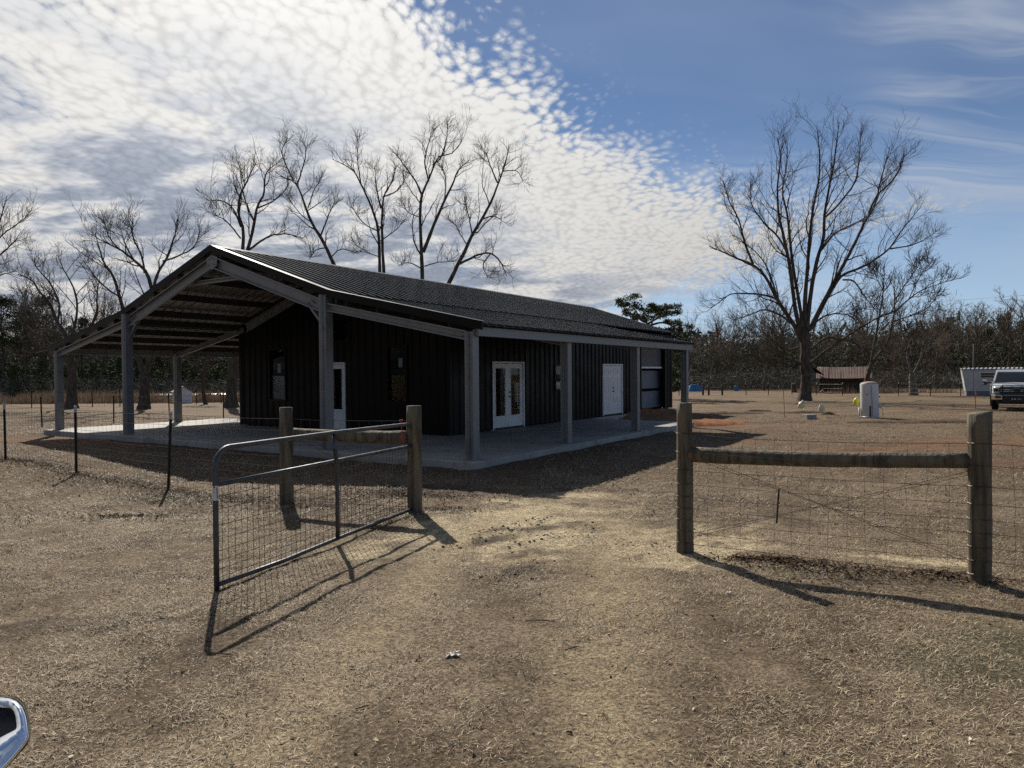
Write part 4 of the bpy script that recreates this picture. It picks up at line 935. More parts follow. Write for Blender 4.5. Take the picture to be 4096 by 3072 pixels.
woods('evergreen_understory', 'dark evergreen growth low in the left woods', -100, 8, 80, 92, lambda x: np.interp(x, [-95, -70, -55, -40, -25, -5], [3.2, 4.2, 3.6, 5.8, 5.2, 4]), 42000, 7, EVG, EVP, .34, .22, .6)
woods('evergreen_understory', 'dark green growth among the bare trees of the right woods', 16, 135, 112, 128, lambda x: np.interp(x, [16, 30, 50, 62, 75, 95], [3.6, 6, 7.6, 6.8, 9, 10.4]), 52000, 8, EVG, EVP, .38, .25, .6)
woods('woods_dark_backing', 'dark backing added behind the left woods, shade put into its colour', -110, 20, 104, 112, lambda x: hl(x)*.86, 15000, 15, [(.085, .075, .062), (.06, .058, .045)], [.5, .5], 1.5, .55, 1.5)  # coarse slivers added to close sky gaps; the woods' shade is in their colour
woods('woods_dark_backing', 'dark backing added behind the right woods, shade put into its colour', 0, 150, 127, 136, lambda x: hr(x)*.95, 18000, 16, [(.085, .078, .062), (.065, .07, .045)], [.5, .5], 1.5, .55, 1.5)  # same added backing at right, coloured dark for the shade between trees
woods('brush', 'tangled brown brush at the foot of the right woods', 10, 120, 96, 106, lambda x: 2.6+0*x, 30000, 9, BRN, BRP, .7, .05, 1.2)
woods('brush', 'tangled brown brush at the foot of the left woods', -95, 5, 74, 84, lambda x: 2.3+0*x, 24000, 10, BRN, BRP, .6, .05, 1.2)
SED = [(.29, .215, .14), (.36, .275, .185), (.22, .165, .115), (.44, .35, .245)]
def sedge(name, label, x0, x1, y0, y1, h, n, seed):
    r = np.random.default_rng(seed); x = x0+(x1-x0)*r.random(n); y = y0+(y1-y0)*r.random(n); C = np.stack([x, y, tz(y)+0*x], 1)
    d = r.standard_normal((n, 3))*.22; d[:, 2] = 1; d = unit(d); s = np.stack([np.ones(n), r.standard_normal(n)*.5, 0*x], 1); s = unit(s); l = (h*(.35+.85*r.random(n))*(.25+1.6*sst(fbm(x*.4, y*.4, 3, seed), .25, .7)))[:, None]; w = .035
    V = np.stack([C-s*w, C+s*w, C+d*l], 1).reshape(-1, 3); i = np.arange(n)*3; F = np.stack([i, i+1, i+2], 1); c = np.asarray(SED)[r.choice(4, n)]*(.75+.5*r.random(n))[:, None]
    tag(link(name, npmesh(name, V, F, M['brush'], np.repeat(c, 3, 0))), label, 'grass', kind='stuff')
sedge('tall_grass', 'tall rust-brown grass beyond the left fences', -62, -14, 58, 71, .60, 26000, 3)
sedge('tall_grass', 'tufts of tall brown weeds around the old barn', 32, 46, 72, 82, .55, 1500, 4)
# template trees for the edge of the woods
def wood_template(seed, h, nl, spread):
    r = np.random.default_rng(seed); k = 14; t = np.linspace(0, 1, k)
    P = np.stack([np.cumsum(r.standard_normal(k)*.10), np.cumsum(r.standard_normal(k)*.10), t*h*.92], 1)[None]; P[0, 0, :2] = 0; Rd = (.17*(1-t)**.8+.02)[None]*h/10
    A1, B1 = kids(r, P, Rd, nl, .28, (25, 50), spread, 9, .14, .22, .02, .6, 1.2, .35); A2, B2 = kids(r, A1, B1, 7, .15, (25, 55), .5, 6, .2, .15, .014, .6, .6, .5); A3, B3 = kids(r, A2, B2, 3, .2, (25, 60), .55, 4, .25, .1, .011, .7, .5)
    v, f = tubes(P, Rd, 7); tr = npmesh('trunk', v, f, M['fartwig'], smooth=True); VV = []; FF = []; nb = 0
    for a, b, n in ((A1, B1, 4), (A2, B2, 3), (A3, B3, 3)): v, f = tubes(a, b, n); VV.append(v); FF.append(f+nb); nb += len(v)
    return tr, npmesh('crown', np.concatenate(VV), np.concatenate(FF), M['fartwig'])
TP = [wood_template(200+i, 10, (16, 20, 14, 18)[i], (.36, .44, .5, .32)[i]) for i in range(4)]
def plant(name, tmpl, x, y, s, label, cat, group, rz):
    E_ = empty(name, (x, y, gz(x, y)-.05), rz, label=label, cat=cat, group=group); E_.scale = (s*random.uniform(.85, 1.1), s*random.uniform(.85, 1.1), s)
    for nm, me in zip(('trunk', 'crown'), tmpl): link(nm, me, E_)
for i in range(26):
    x = -92+i*3.35+random.uniform(-1.2, 1.2); y = random.uniform(74, 86); plant('bare_tree', TP[i % 4], x, y, float(hl(x))/10*random.uniform(1.0, 1.28), 'slender bare tree at the front edge of the left woods', 'tree', 'bare trees edging the left woods', random.uniform(0, 6))
for i in range(30):
    x = 16+i*3.2+random.uniform(-1.2, 1.2); y = random.uniform(96, 106); plant('bare_tree', TP[(i*3+1) % 4], x, y, float(hr(x))/10*random.uniform(.92, 1.14), 'grey bare tree at the front edge of the right woods', 'tree', 'bare trees edging the right woods', random.uniform(0, 6))
# pines: bare pole, tufted top
def pine_template(seed, h, lo=.55, nb=34, wid=.16, pal=EVG, prob=EVP, sz=(.5, 1.0), n_per=70):
    r = np.random.default_rng(seed); t = np.linspace(0, 1, 10); P = np.stack([np.cumsum(r.standard_normal(10)*.05), np.cumsum(r.standard_normal(10)*.05), t*h], 1)[None]; Rd = (.15*(1-t)+.03)[None]*h/10
    v, f = tubes(P, Rd, 7); tr = npmesh('trunk', v, f, M['bark'], smooth=True)
    tt = lo+(1-lo)*r.random(nb); a = r.random(nb)*6.28; rad = h*wid*(1.15-tt)/(1.15-lo)*(.35+.75*r.random(nb)); cs = np.stack([rad*np.cos(a), rad*np.sin(a), tt*h], 1)
    V, F, c = clumps(r, cs, n_per, sz[0]+(sz[1]-sz[0])*r.random(nb), .26, .10, pal, prob, .6)
    br = np.stack([np.stack([0*tt, 0*tt, tt*h-.3], 1), cs*np.array([.5, .5, 1]), cs], 1); v2, f2 = tubes(br, np.full((nb, 3), .03), 4)
    return (tr, npmesh('crown', np.concatenate([V, v2]), np.concatenate([F, f2+len(V)]), M['needles'], np.concatenate([c, np.tile(np.array([[.06, .045, .035]]), (len(v2), 1))])))
PT = [pine_template(300, 10), pine_template(301, 10, .45, 40), pine_template(302, 10, .12, 60, .24, sz=(.6, 1.1))]
for i, (px_, Y_, s) in enumerate(((20, 80, 1.14), (110, 84, 1.10), (185, 82, 1.16), (-70, 83, 1.15), (330, 86, .95), (560, 88, .86))):
    p = atY(px_, 1600, Y_); plant('pine_tree', PT[i % 2], p[0], p[1], s, 'tall thin pine with a tufted dark top in the left woods', 'pine', 'pines in the left woods', i*1.3)
for i, (px_, Y_, s) in enumerate(((3660, 112, .92), (3780, 110, 1.0), (4020, 112, 1.16), (4090, 108, 1.0), (3560, 112, .9), (3950, 114, .95), (3480, 113, .82))):
    p = atY(px_, 1570, Y_); plant('evergreen_tree', PT[1+i % 2], p[0], p[1], s, 'dark green evergreen rising from the woods behind the trailer', 'evergreen', 'evergreens in the right woods', i*1.1)
for i, (px_, Y_, s) in enumerate(((60, 72, .36), (170, 73, .42), (370, 76, .40), (480, 77, .46), (640, 78, .5), (820, 78, .45))):
    p = atY(px_, 1600, Y_); plant('evergreen_shrub', PT[2], p[0], p[1], s, 'dark bushy evergreen low at the edge of the left woods', 'shrub', 'evergreen shrubs edging the left woods', i*.9)
# flat-topped cedar behind the far end of the roof
def cedar():
    Y_ = 58; r = np.random.default_rng(44); c4b = cv(1900, 1150, 2.212); b = atY(2640, 1590, Y_); b[2] = gz(0, Y_)-.05
    E_ = empty('cedar_tree', b, label='dark flat-topped cedar rising behind the far end of the roof', cat='tree')
    limbs = [([(2640, 1590), (2620, 1450), (2600, 1340), (2590, 1290)], .26, .16, 0), (c4b((1520,310),(1470,290),(1430,220),(1360,130)), .10, .03, 1), (c4b((1530,320),(1600,280),(1700,240),(1760,230)), .10, .03, -1), (c4b((1540,340),(1660,310),(1780,360),(1850,430)), .10, .03, 1.5), (c4b((1510,300),(1400,250),(1290,150)), .08, .03, -1.5), (c4b((1540,420),(1700,480),(1830,560)), .09, .03, 1), (c4b((1560,330),(1600,220),(1620,170)), .07, .03, 2)]
    PL = []; RL = []
    for pp, r0, r1_, dep in limbs:
        n = len(pp); Q = resample(np.array([atY(a, q, Y_+dep*i/(n-1)) for i, (a, q) in enumerate(pp)])-b, 10); PL.append(Q); RL.append(np.linspace(r0, r1_, 10))
    v, f = tubes(np.array(PL), np.array(RL), 7); link('trunk', npmesh('trunk', v, f, M['bark'], smooth=True), E_)
    pts = c4b((1360,95),(1290,135),(1340,150),(1330,205),(1400,180),(1400,235),(1470,190),(1500,240),(1560,200),(1600,190),(1650,185),(1700,170),(1745,170),(1750,230),(1680,240),(1620,250),(1540,265),(1450,255),(1560,170),(1700,300),(1790,310),(1810,370),(1730,370),(1850,430),(1770,430),(1690,430),(1640,380),(1610,400),(1800,480),(1860,470),(1720,500),(1780,560),(1830,620),(1760,640),(1720,600),(1740,700),(1800,700),(1770,770),(1830,780),(1740,820),(1790,850),(1760,900),(1710,760),(1850,860), (1700, 880), (1650, 560), (1640, 640))
    cs = np.array([atY(a, q, Y_+r.uniform(-1.8, 1.8)) for a, q in pts])-b; cs = np.concatenate([cs, cs+r.standard_normal(cs.shape)*np.array([.35, .9, .12])])
    V, F, c = clumps(r, cs, 150, .34+.30*r.random(len(cs)), .16, .07, EVG, EVP, .55, .3)
    link('crown', npmesh('crown', V, F, M['needles'], c), E_)
cedar()

# ------------------------------------------------------------------ things in the yard and field
def lathe(mb, prof, n=24, c=(0, 0)):
    V = [(c[0]+r*math.cos(2*math.pi*k/n), c[1]+r*math.sin(2*math.pi*k/n), z) for r, z in prof for k in range(n)]
    return mb.add(V, [(i*n+k, i*n+(k+1) % n, (i+1)*n+(k+1) % n, (i+1)*n+k) for i in range(len(prof)-1) for k in range(n)])
# well tank
tk = at(3480, 1672); TK = empty('well_tank', tk, R(-28), label='tall white pressure tank standing in the yard, black hose down its front', cat='tank')
M['tank'] = mat('off-white tank paint', (.50, .51, .53), (.58, .59, .60), rough=.5, scale=2.5, spots=((.42, .36, .30), 3, .66))
M['rustrim'] = mat('rust stained rim', (.26, .13, .08), (.42, .34, .28), rough=.7, scale=7)
r_ = .335; MBt = MB(); lathe(MBt, [(.01, 0), (r_-.01, 0), (r_, .02), (r_, 1.36), (r_-.004, 1.38)], 28); MBt.build('tank_body', M['tank'], TK, rot=(0, R(-1.5), 0), smooth=True)
lathe(MB(), [(r_-.004, 1.375), (r_-.03, 1.425), (r_-.12, 1.462), (.12, 1.482), (.0, 1.486)], 28).build('tank_lid', M['rustrim'], TK, rot=(0, R(-1.5), 0), smooth=True)
MB().tube([(.02, -r_-.02, .05), (.02, -r_-.025, .42), (.02, -r_-.02, .48), (.02, -r_+.03, .50)], .026, 8).build('hose', M['black'], TK, smooth=True)
MB().tube([(-r_-.05, -.06, 0), (-r_-.05, -.06, .42)], .035, 8).tube([(-r_-.05, -.06, .06), (-.1, -r_-.02, .05), (.02, -r_-.02, .06)], .028, 8).build('pvc_pipe', M['white'], TK, smooth=True)
MB().tube([(.10, -r_-.012, .1), (.08, -r_-.012, .8), (.05, -r_-.012, 1.30), (.02, -r_+.06, 1.46)], .006, 5).tube([(r_+.02, -.05, .5), (r_+.10, -.1, .38), (r_+.14, -.12, .2), (r_+.10, -.1, .03)], .008, 5).build('cord', M['black'], TK)
MB().box(r_-.01, r_+.07, -.07, .05, .42, .60).build('switch_box', M['tank'], TK, bevel=.01)
MB().tube([(-.10, -r_+.005, .95), (-.10, -r_-.02, .95)], .02, 8).tube([(r_-.01, .0, .86), (r_+.03, .0, .86)], .03, 8).build('plug', M['black'], TK)
# string of jugs between a rod and the tank
rd = at(3140, 1674); RD = MB().tube([(0, 0, -.1), (-.04, 0, .7), (-.075, 0, 1.40)], .011, 6).build('steel_rod', M['rust'], loc=rd, label='thin rusty rod stuck upright in the yard left of the hanging jugs', cat='rod')
Yj = 29.4; J = [atY(3212, 1600, Yj), atY(3282, 1612, Yj), atY(3427, 1586, Yj)]; sa, sb = rd+np.array([-.05, 0, .95]), atY(3505, 1545, Yj-.36)
pts = [sa]+J+[sb]; q = resample(np.array(pts), 24); M['string'] = mat('grey twine', (.16, .15, .14), rough=.8)
MB().tube([p-rd for p in q], .0045, 4).build('twine', M['string'], loc=rd, label='slack twine strung from the rod to the white tank', cat='twine')
M['jugw'] = mat('milky plastic jug', (.62, .62, .52), (.70, .69, .60), rough=.35, scale=8, trans=.25); M['jugy'] = mat('yellow plastic jug', (.62, .58, .03), (.70, .66, .08), rough=.35, scale=8, trans=.2); M['jugm'] = mat('cloudy yellowed jug', (.60, .57, .34), (.70, .68, .48), rough=.35, scale=8, trans=.25)
def jug(p, m, tilt, sx, label):
    E_ = empty('plastic_jug', p, label=label, cat='jug'); E_.rotation_euler = (R(6), R(tilt), 0)
    b = MB(); lathe(b, [(.0, -.36), (.085*sx, -.36), (.10*sx, -.34), (.104*sx, -.20), (.095*sx, -.15), (.055, -.08), (.022, -.04), (.022, -.005), (.0, -.005)], 12); b.build('jug_body', M[m], E_, smooth=True)
    MB().tube([(.02, -.0, -.04), (.085, 0, -.06), (.105, 0, -.13), (.085, 0, -.20)], .013, 6).build('jug_handle', M[m], E_, smooth=True)
jug(J[0], 'jugm', 14, 1.35, 'cloudy yellowish round jug, leftmost on the twine'); jug(J[1], 'jugw', -14, 1.15, 'milky white jug hanging tilted in the middle of the twine'); jug(J[2], 'jugy', 4, 1.1, 'bright yellow jug hanging nearest the white tank')
M['blockc'] = mat('old grey block', (.24, .23, .215), (.31, .295, .275), rough=.85, scale=9, bump=.2); bk = at(3241, 1677); MB().box(-.20, .20, -.13, .13, -.05, .19).build('concrete_block', M['blockc'], loc=bk, rot=(0, 0, .1), bevel=.012, label='grey concrete box sunk among dirt mounds below the jugs', cat='block')
# survey stake with orange flagging
M['orange'] = mat('orange flagging', (.75, .19, .10), (.80, .28, .18), rough=.6, scale=9)
sk = at(3902, 1635); SK = empty('survey_stake', sk, label='thin wooden stake tied with orange flagging beside the pickup', cat='stake')
MB().bar((0, 0, -.05), (-.02, 0, .88), .028, .012, (0, 1, 0)).build('stake', M['oldwood'], SK); MB().bar((-.01, -.02, .66), (-.03, -.02, .92), .035, .006, (0, 1, 0)).bar((-.03, -.02, .92), (.03, -.03, .76), .03, .005, (0, 1, 0)).bar((.0, -.02, .60), (.012, -.02, .80), .025, .005, (0, 1, 0)).build('flagging', M['orange'], SK)
# old log barn with a rusty tin roof
bn_ = at(3375, 1572); BN = empty('log_barn', bn_, R(-26), label='old dark log barn with a rusty tin roof at the edge of the woods', cat='barn'); bw_, bd_ = 4.7, 3.2
for k in range(8):
    z = .10+k*.215; x0, x1 = -bw_/2+random.uniform(-.15, .1), bw_/2+random.uniform(-.1, .2)
    MB().tube([(x0, 0, z), (0, .02, z+random.uniform(-.02, .02)), (x1, 0, z)], [.10, .095, .09], 7).build('log', M['oldwood'], BN, smooth=True)
    MB().tube([(-bw_/2, -.15, z+.1), (-bw_/2, bd_, z+.1)], .095, 7).build('log', M['oldwood'], BN, smooth=True); MB().tube([(bw_/2, -.15, z+.1), (bw_/2, bd_, z+.1)], .095, 7).build('log', M['oldwood'], BN, smooth=True)
MB().box(-bw_/2, bw_/2, .05, .08, 0, 1.75).add([(-bw_/2, 0, 1.7), (-bw_/2, bd_, 1.7), (-bw_/2, bd_/2, 2.75)], [(0, 1, 2)]).add([(bw_/2, 0, 1.7), (bw_/2, bd_, 1.7), (bw_/2, bd_/2, 2.75)], [(0, 1, 2)]).build('wall_lining', M['dark'], BN)
nt = 9; tw_ = (bw_+.7)/nt
for sd in (0, 1):
    for k in range(nt):
        x0 = -bw_/2-.35+k*tw_; mb = MB(); e0 = random.uniform(-.06, .06); sag_ = -.05*math.sin(math.pi*(k+.5)/nt)
        ya, yb = (-.55+e0, bd_/2) if sd == 0 else (bd_+.5, bd_/2); za, zb_ = 1.62+sag_, 2.86+sag_*1.5; V = []; nn_ = 9
        for i in range(nn_): x = x0+tw_*1.04*i/(nn_-1); h = .012*(1 if i % 2 else -1)+random.uniform(-.004, .004); V += [(x, ya, za+h), (x, yb, zb_+h)]
        n0 = len(V); mb.add(V+[(a, b, c-.012) for a, b, c in V], [(2*i, 2*i+2, 2*i+3, 2*i+1) for i in range(nn_-1)]+[(n0+2*i, n0+2*i+1, n0+2*i+3, n0+2*i+2) for i in range(nn_-1)]); mb.build('tin_sheet', M['rust'], BN)
MB().add([(-bw_/2-.5, .2, 2.3), (-bw_/2-.9, .0, 2.9), (-bw_/2-.2, .3, 2.5), (-bw_/2+.5, -.3, 1.9), (-bw_/2-.45, .2, 2.2)], [(0, 1, 2), (2, 3, 0), (3, 4, 0)]).build('bent_tin', M['dark'], BN)
ju = MB()
for k in range(9): x = -2.3+k*.45+random.uniform(-.1, .1); ju.bar((x, -.5+random.uniform(-.2, .2), .05), (x+random.uniform(-.7, .7), -.35, .3+random.random()*.6), .09, .05)
ju.build('scrap_lumber', M['tpost'], loc=bn_, rot=(0, 0, R(-26)), label='heap of grey scrap boards leaning along the front of the barn', cat='lumber')
# trailer with a slanted end
tl = at(3863, 1583); TL = empty('house_trailer', tl, R(-29), label='pale grey mobile trailer with a slanted end and ribbed white roof edge', cat='trailer')
M['trailer'] = mat('pale grey siding', (.40, .41, .42), (.46, .47, .47), rough=.55, scale=1.4); M['skirt'] = mat('blue grey skirting', (.13, .14, .17), (.17, .18, .21), rough=.7, scale=2)
k_ = 1.0; H0, H1 = .40, 2.25; TLn = 9.5; sl_ = .27
mb = MB(); mb.add([(-.0, 0, H0), (TLn, 0, H0), (TLn, 0, H1), (-sl_, 0, H1), (0, 2.4, H0), (TLn, 2.4, H0), (TLn, 2.4, H1), (-sl_, 2.4, H1)], [(0,1,2,3),(7,6,5,4),(0,3,7,4),(1,5,6,2),(3,2,6,7),(0,4,5,1)]); mb.build('body', M['trailer'], TL)
MB().box(.05, TLn-.05, .06, 2.34, -.1, H0-.002).build('skirting', M['skirt'], TL)
for x in (.55, 1.83, 3.1, 4.4, 5.6, 6.8, 8.0): MB().box(x, x+.022, -.008, -.0005, H0, H1 if x != 1.83 else 1.42).build('seam_strip', M['skirt'], TL)
wn = MB(); wx0, wx1, wz0, wz1 = 1.02, 2.08, 1.50, 2.02
wn.box(wx0, wx1, -.03, -.001, wz0, wz0+.05).box(wx0, wx1, -.03, -.001, wz1-.05, wz1).box(wx0, wx0+.05, -.03, -.001, wz0+.05, wz1-.05).box(wx1-.05, wx1, -.03, -.001, wz0+.05, wz1-.05).box(wx0+.05, wx1-.05, -.025, -.002, 1.755, 1.775)
w_ = wn.build('window', M['white'], TL)
for a, b in ((1.56, 1.75), (1.78, 1.96)): MB().box(wx0+.05, wx1-.05, -.012, -.003, a-.01, b+.005).build('pane', M['glassdark'], w_)
MB().box(-sl_-.02, TLn, -.06, 2.46, H1+.001, H1+.05).build('roof_edge', M['skirt'], TL)
for k in range(31): x = -sl_+.03+k*.31; MB().add([(x, -.10, H1+.03), (x+.17, -.10, H1+.03), (x+.27, .35, H1+.15), (x+.10, .35, H1+.15), (x, -.10, H1+.06), (x+.17, -.10, H1+.06), (x+.27, .35, H1+.18), (x+.10, .35, H1+.18)], [(0,3,2,1),(4,5,6,7),(0,1,5,4),(1,2,6,5),(2,3,7,6),(3,0,4,7)]).build('roof_rib', M['trailer'], TL)
MB().box(-sl_, TLn, .3, 2.2, H1+.05, H1+.13).build('roof_deck', M['trailer'], TL)
# white pump house
sh = at(735, 1613); SH = empty('pump_house', sh, R(32), label='small white gabled pump house in the tall brown grass at left', cat='shed'); hw = .62
MB().prism([(-hw, 0), (hw, 0), (hw, .92), (0, 1.30), (-hw, .92)], (0, 0, 0), (1, 0, 0), (0, 0, 1), (0, 1.7, 0)).build('wall', M['white'], SH)
for s_ in (1, -1): MB().bar((s_*(hw+.14), -.12, .86), (s_*(hw+.14), 1.85, .86), .01, .01).add([(0, -.14, 1.37), (s_*(hw+.16), -.14, .90), (s_*(hw+.16), 1.86, .90), (0, 1.86, 1.37), (0, -.14, 1.335), (s_*(hw+.16), -.14, .865), (s_*(hw+.16), 1.86, .865), (0, 1.86, 1.335)], [(0,1,2,3),(7,6,5,4),(0,4,5,1),(1,5,6,2),(2,6,7,3)]).build('roof', M['roofunder'], SH)
# long low metal roof beyond the tall grass
la, lb_ = atY(120, 1583, 73.2), atY(1020, 1566, 73.2); Lr = float(np.hypot(*(lb_-la)[:2])); LR = empty('long_shed', (la[0], la[1], gz(0, 73.2)), math.atan2(lb_[1]-la[1], lb_[0]-la[0]), label='long low shed whose metal roof glints beyond the tall grass', cat='shed'); hz = la[2]-gz(0, 73.2)
M['tin'] = mat('bright tin', (.62, .63, .63), (.75, .75, .75), rough=.3, metal=.7, scale=.7); hz = max(hz, .5)
for k in range(14):
    x0 = Lr*k/14; MB().add([(x0, 0, hz-.12), (x0+Lr/14-.03, 0, hz-.12), (x0+Lr/14-.03, .40, hz+.03), (x0, .40, hz+.03), (x0, 0, hz-.14), (x0+Lr/14-.03, 0, hz-.14), (x0+Lr/14-.03, .40, hz+.01), (x0, .40, hz+.01)], [(0,1,2,3),(7,6,5,4),(0,4,5,1),(1,5,6,2),(2,6,7,3),(3,7,4,0)]).build('roof_sheet', M['tin'], LR)
MB().box(0, Lr, .1, .36, -.2, hz-.15).build('wall', M['oldwood'], LR)
# blue things in the far field
bl_ = at(2780, 1566); BL = MB(); nx_, ny_ = 12, 5; r = np.random.default_rng(4); V = []
prof_ = [0, .62, .86, .9, .84, .92, .88, .8, .9, .84, .58, 0]
for i in range(nx_):
    for j in range(ny_): V.append((-.9+1.8*i/(nx_-1), -.5+1.0*j/(ny_-1), max(0, prof_[i]*(1 if 0 < j < ny_-1 else .55)+r.uniform(-.06, .06))))
BL.add(V, [(i*ny_+j, (i+1)*ny_+j, (i+1)*ny_+j+1, i*ny_+j+1) for i in range(nx_-1) for j in range(ny_-1)])
for j in (0, ny_-1): BL.add([V[i*ny_+j] for i in range(nx_)]+[(V[i*ny_+j][0], V[i*ny_+j][1], -.1) for i in range(nx_)], [(i, i+1, nx_+i+1, nx_+i) for i in range(nx_-1)])
BL.build('tarp_pile', M['blue'], loc=bl_, label='lumpy pile under a blue tarp in the far field by the porch end', cat='tarp')
bb = at(2946, 1564); lathe(MB(), [(0, 0), (.26, 0), (.28, .05), (.29, .3), (.28, .62), (.25, .68), (0, .69)], 14).build('plastic_barrel', M['blue'], loc=bb, smooth=True, label='single blue plastic barrel standing in the far field', cat='barrel')
wobble_post(1.0, .30, .26, 77, slant=.06).build('tree_stump', M['oldwood'], loc=at(3175, 1570), smooth=True, label='dark tall stump in the brush left of the big tree', cat='stump')
# power lines and a pole
up_ = atY(3894, 1580, 82); MB().tube([(0, 0, -.5), (.05, 0, 5.4)], [.13, .10], 8).build('utility_pole', M['oldwood'], loc=(up_[0], up_[1], gz(0, 82)), smooth=True, label='short grey utility pole behind the trailer', cat='pole')
for (a, b, nm) in (((2400, 1268), (4400, 1166), 'upper of two thin power lines crossing low in the right sky'), ((2400, 1312), (4400, 1226), 'lower of two thin power lines crossing low in the right sky')):
    p, q = atY(*a, 92), atY(*b, 92); pts = [p+(q-p)*t+np.array([0, 0, -.6*4*t*(1-t)+.3]) for t in np.linspace(0, 1, 14)]; MB().tube([x-p for x in pts], .010, 4).build('power_line', M['black'], loc=p, label=nm, cat='wire')

# heaps of turned earth
def mound(name, px_, py_, rx, ry, h, m, label, seed, rot=0.):
    c = at(px_, py_); n = 15; V = []; F = []
    for i in range(n):
        for j in range(n):
            u, v = -1+2*i/(n-1), -1+2*j/(n-1); x, y = u*rx, v*ry; d = math.hypot(u, v); q = float(fbm(np.array([x*2.2+seed]), np.array([y*2.2]), 4, seed)[0])
            V.append((x, y, h*max(0, 1-d**1.6)*(.35+1.3*q)-.05*min(1, max(0, d-.85)*6)-.01))
    for i in range(n-1):
        for j in range(n-1): F.append((i*n+j, (i+1)*n+j, (i+1)*n+j+1, i*n+j+1))
    MB().add(V, F).build(name, m, loc=c, rot=(0, 0, R(rot)), smooth=True, label=label, cat='dirt')
M['clay'] = mat('red clay', (.20, .075, .032), (.32, .15, .075), rough=.95, spec=.1, scale=3, detail=8, bump=.8, bscale=16)
M['soil'] = mat('dark turned soil', (.055, .038, .026), (.12, .085, .055), rough=.95, spec=.1, scale=4, detail=8, bump=.8, bscale=18)
mound('clay_mound', 2620, 1672, 2.6, 1.3, .36, M['clay'], 'red clay mound spilling out past the far end of the porch slab', 1, 15)
mound('clay_mound', 2790, 1700, 2.2, .8, .22, M['clay'], 'low red clay bank in the sun right of the porch end', 2, 8)
mound('clay_mound', 2520, 1656, 1.5, 1.2, .20, M['clay'], 'small clay heap under the open roll-up door', 8, 20)
mound('dirt_mound', 3200, 1672, .5, .3, .13, M['soil'], 'dark dirt heap against the left of the concrete box', 3)
mound('dirt_mound', 3312, 1668, .55, .3, .17, M['soil'], 'dark dirt heap right of the concrete box', 4)
mound('dirt_mound', 3235, 1652, 1.5, .4, .10, M['soil'], 'long low dirt ridge behind the concrete box', 5)
mound('dirt_mound', 3035, 1645, .8, .3, .11, M['soil'], 'dark dirt clods left of the rusty rod', 6)
mound('dirt_mound', 2900, 1655, 2.2, .7, .12, M['soil'], 'flat dark spread of dirt near the clay bank', 7)
mound('dirt_mound', 3760, 1690, 2.6, .7, .14, M['soil'], 'broad dark dirt patch behind the right log post', 9)
mound('dirt_mound', 3480, 1692, 1.0, .25, .10, M['soil'], 'thin strip of turned dirt below the white tank', 10)

# ------------------------------------------------------------------ white pickup (local: x across, y to the rear, z up, front at y=0)
tp = atY(4068, 1600, 33.6); TR = empty('pickup_truck', (tp[0], tp[1], gz(0, 33)), R(-33), label='white pickup with a black grille guard at the right edge', cat='truck')
def loft(mb, secs, close=True):
    n = len(secs[0]); V = [p for s in secs for p in s]; F = [(i*n+k, i*n+(k+1) % n, (i+1)*n+(k+1) % n, (i+1)*n+k) for i in range(len(secs)-1) for k in range(n)]
    if close: F += [tuple(range(n-1, -1, -1)), tuple((len(secs)-1)*n+k for k in range(n))]
    return mb.add(V, F)
def sec(y, hw, z0, z1, top, r=.10): # rounded box section: half width, sill, shoulder, crown
    return [(-hw+.05, y, z0), (hw-.05, y, z0), (hw, y, z0+.12), (hw, y, z1-r), (hw-.06, y, z1), (hw*.55, y, top), (-hw*.55, y, top), (-hw+.06, y, z1), (-hw, y, z1-r), (-hw, y, z0+.12)]
b = MB(); loft(b, [sec(.12, .88, .62, 1.10, 1.16), sec(.30, .97, .56, 1.19, 1.25), sec(.9, 1.0, .52, 1.25, 1.31), sec(1.55, 1.0, .50, 1.29, 1.36), sec(1.75, 1.0, .50, 1.30, 1.34), sec(4.1, 1.0, .50, 1.30, 1.34), sec(4.2, 1.0, .52, 1.38, 1.39), sec(6.1, .99, .56, 1.38, 1.39)]); body = b.build('body', M['carwhite'], TR, smooth=True); body.modifiers.new('s', 'SUBSURF').levels = 1; body.modifiers['s'].render_levels = 1
c = MB(); csec = lambda y, w, zt: [(-w-.16*(zt < 1.5), y, 1.30), (w+.16*(zt < 1.5), y, 1.30), (w, y, zt-.06), (w-.10, y, zt), (-w+.10, y, zt), (-w, y, zt-.06)]
loft(c, [[(-.93, 1.58, 1.30), (.93, 1.58, 1.30), (.90, 1.62, 1.345), (.80, 1.62, 1.355), (-.80, 1.62, 1.355), (-.90, 1.62, 1.345)], [(-.93, 2.30, 1.30), (.93, 2.30, 1.30), (.76, 2.28, 1.88), (.66, 2.30, 1.935), (-.66, 2.30, 1.935), (-.76, 2.28, 1.88)], [(-.93, 3.0, 1.30), (.93, 3.0, 1.30), (.77, 3.0, 1.92), (.66, 3.0, 1.965), (-.66, 3.0, 1.965), (-.77, 3.0, 1.92)], [(-.93, 4.08, 1.30), (.93, 4.08, 1.30), (.76, 3.95, 1.89), (.65, 3.95, 1.93), (-.65, 3.95, 1.93), (-.76, 3.95, 1.89)]]); c.build('cab', M['carwhite'], TR, bevel=.03)
MB().add([(-.84, 1.575, 1.35), (.84, 1.575, 1.35), (.70, 2.245, 1.885), (-.70, 2.245, 1.885), (-.84, 1.60, 1.33), (.84, 1.60, 1.33), (.70, 2.27, 1.865), (-.70, 2.27, 1.865)], [(0,1,2,3),(7,6,5,4),(0,4,5,1),(1,5,6,2),(2,6,7,3),(3,7,4,0)]).build('windshield', M['glassdark'], TR)
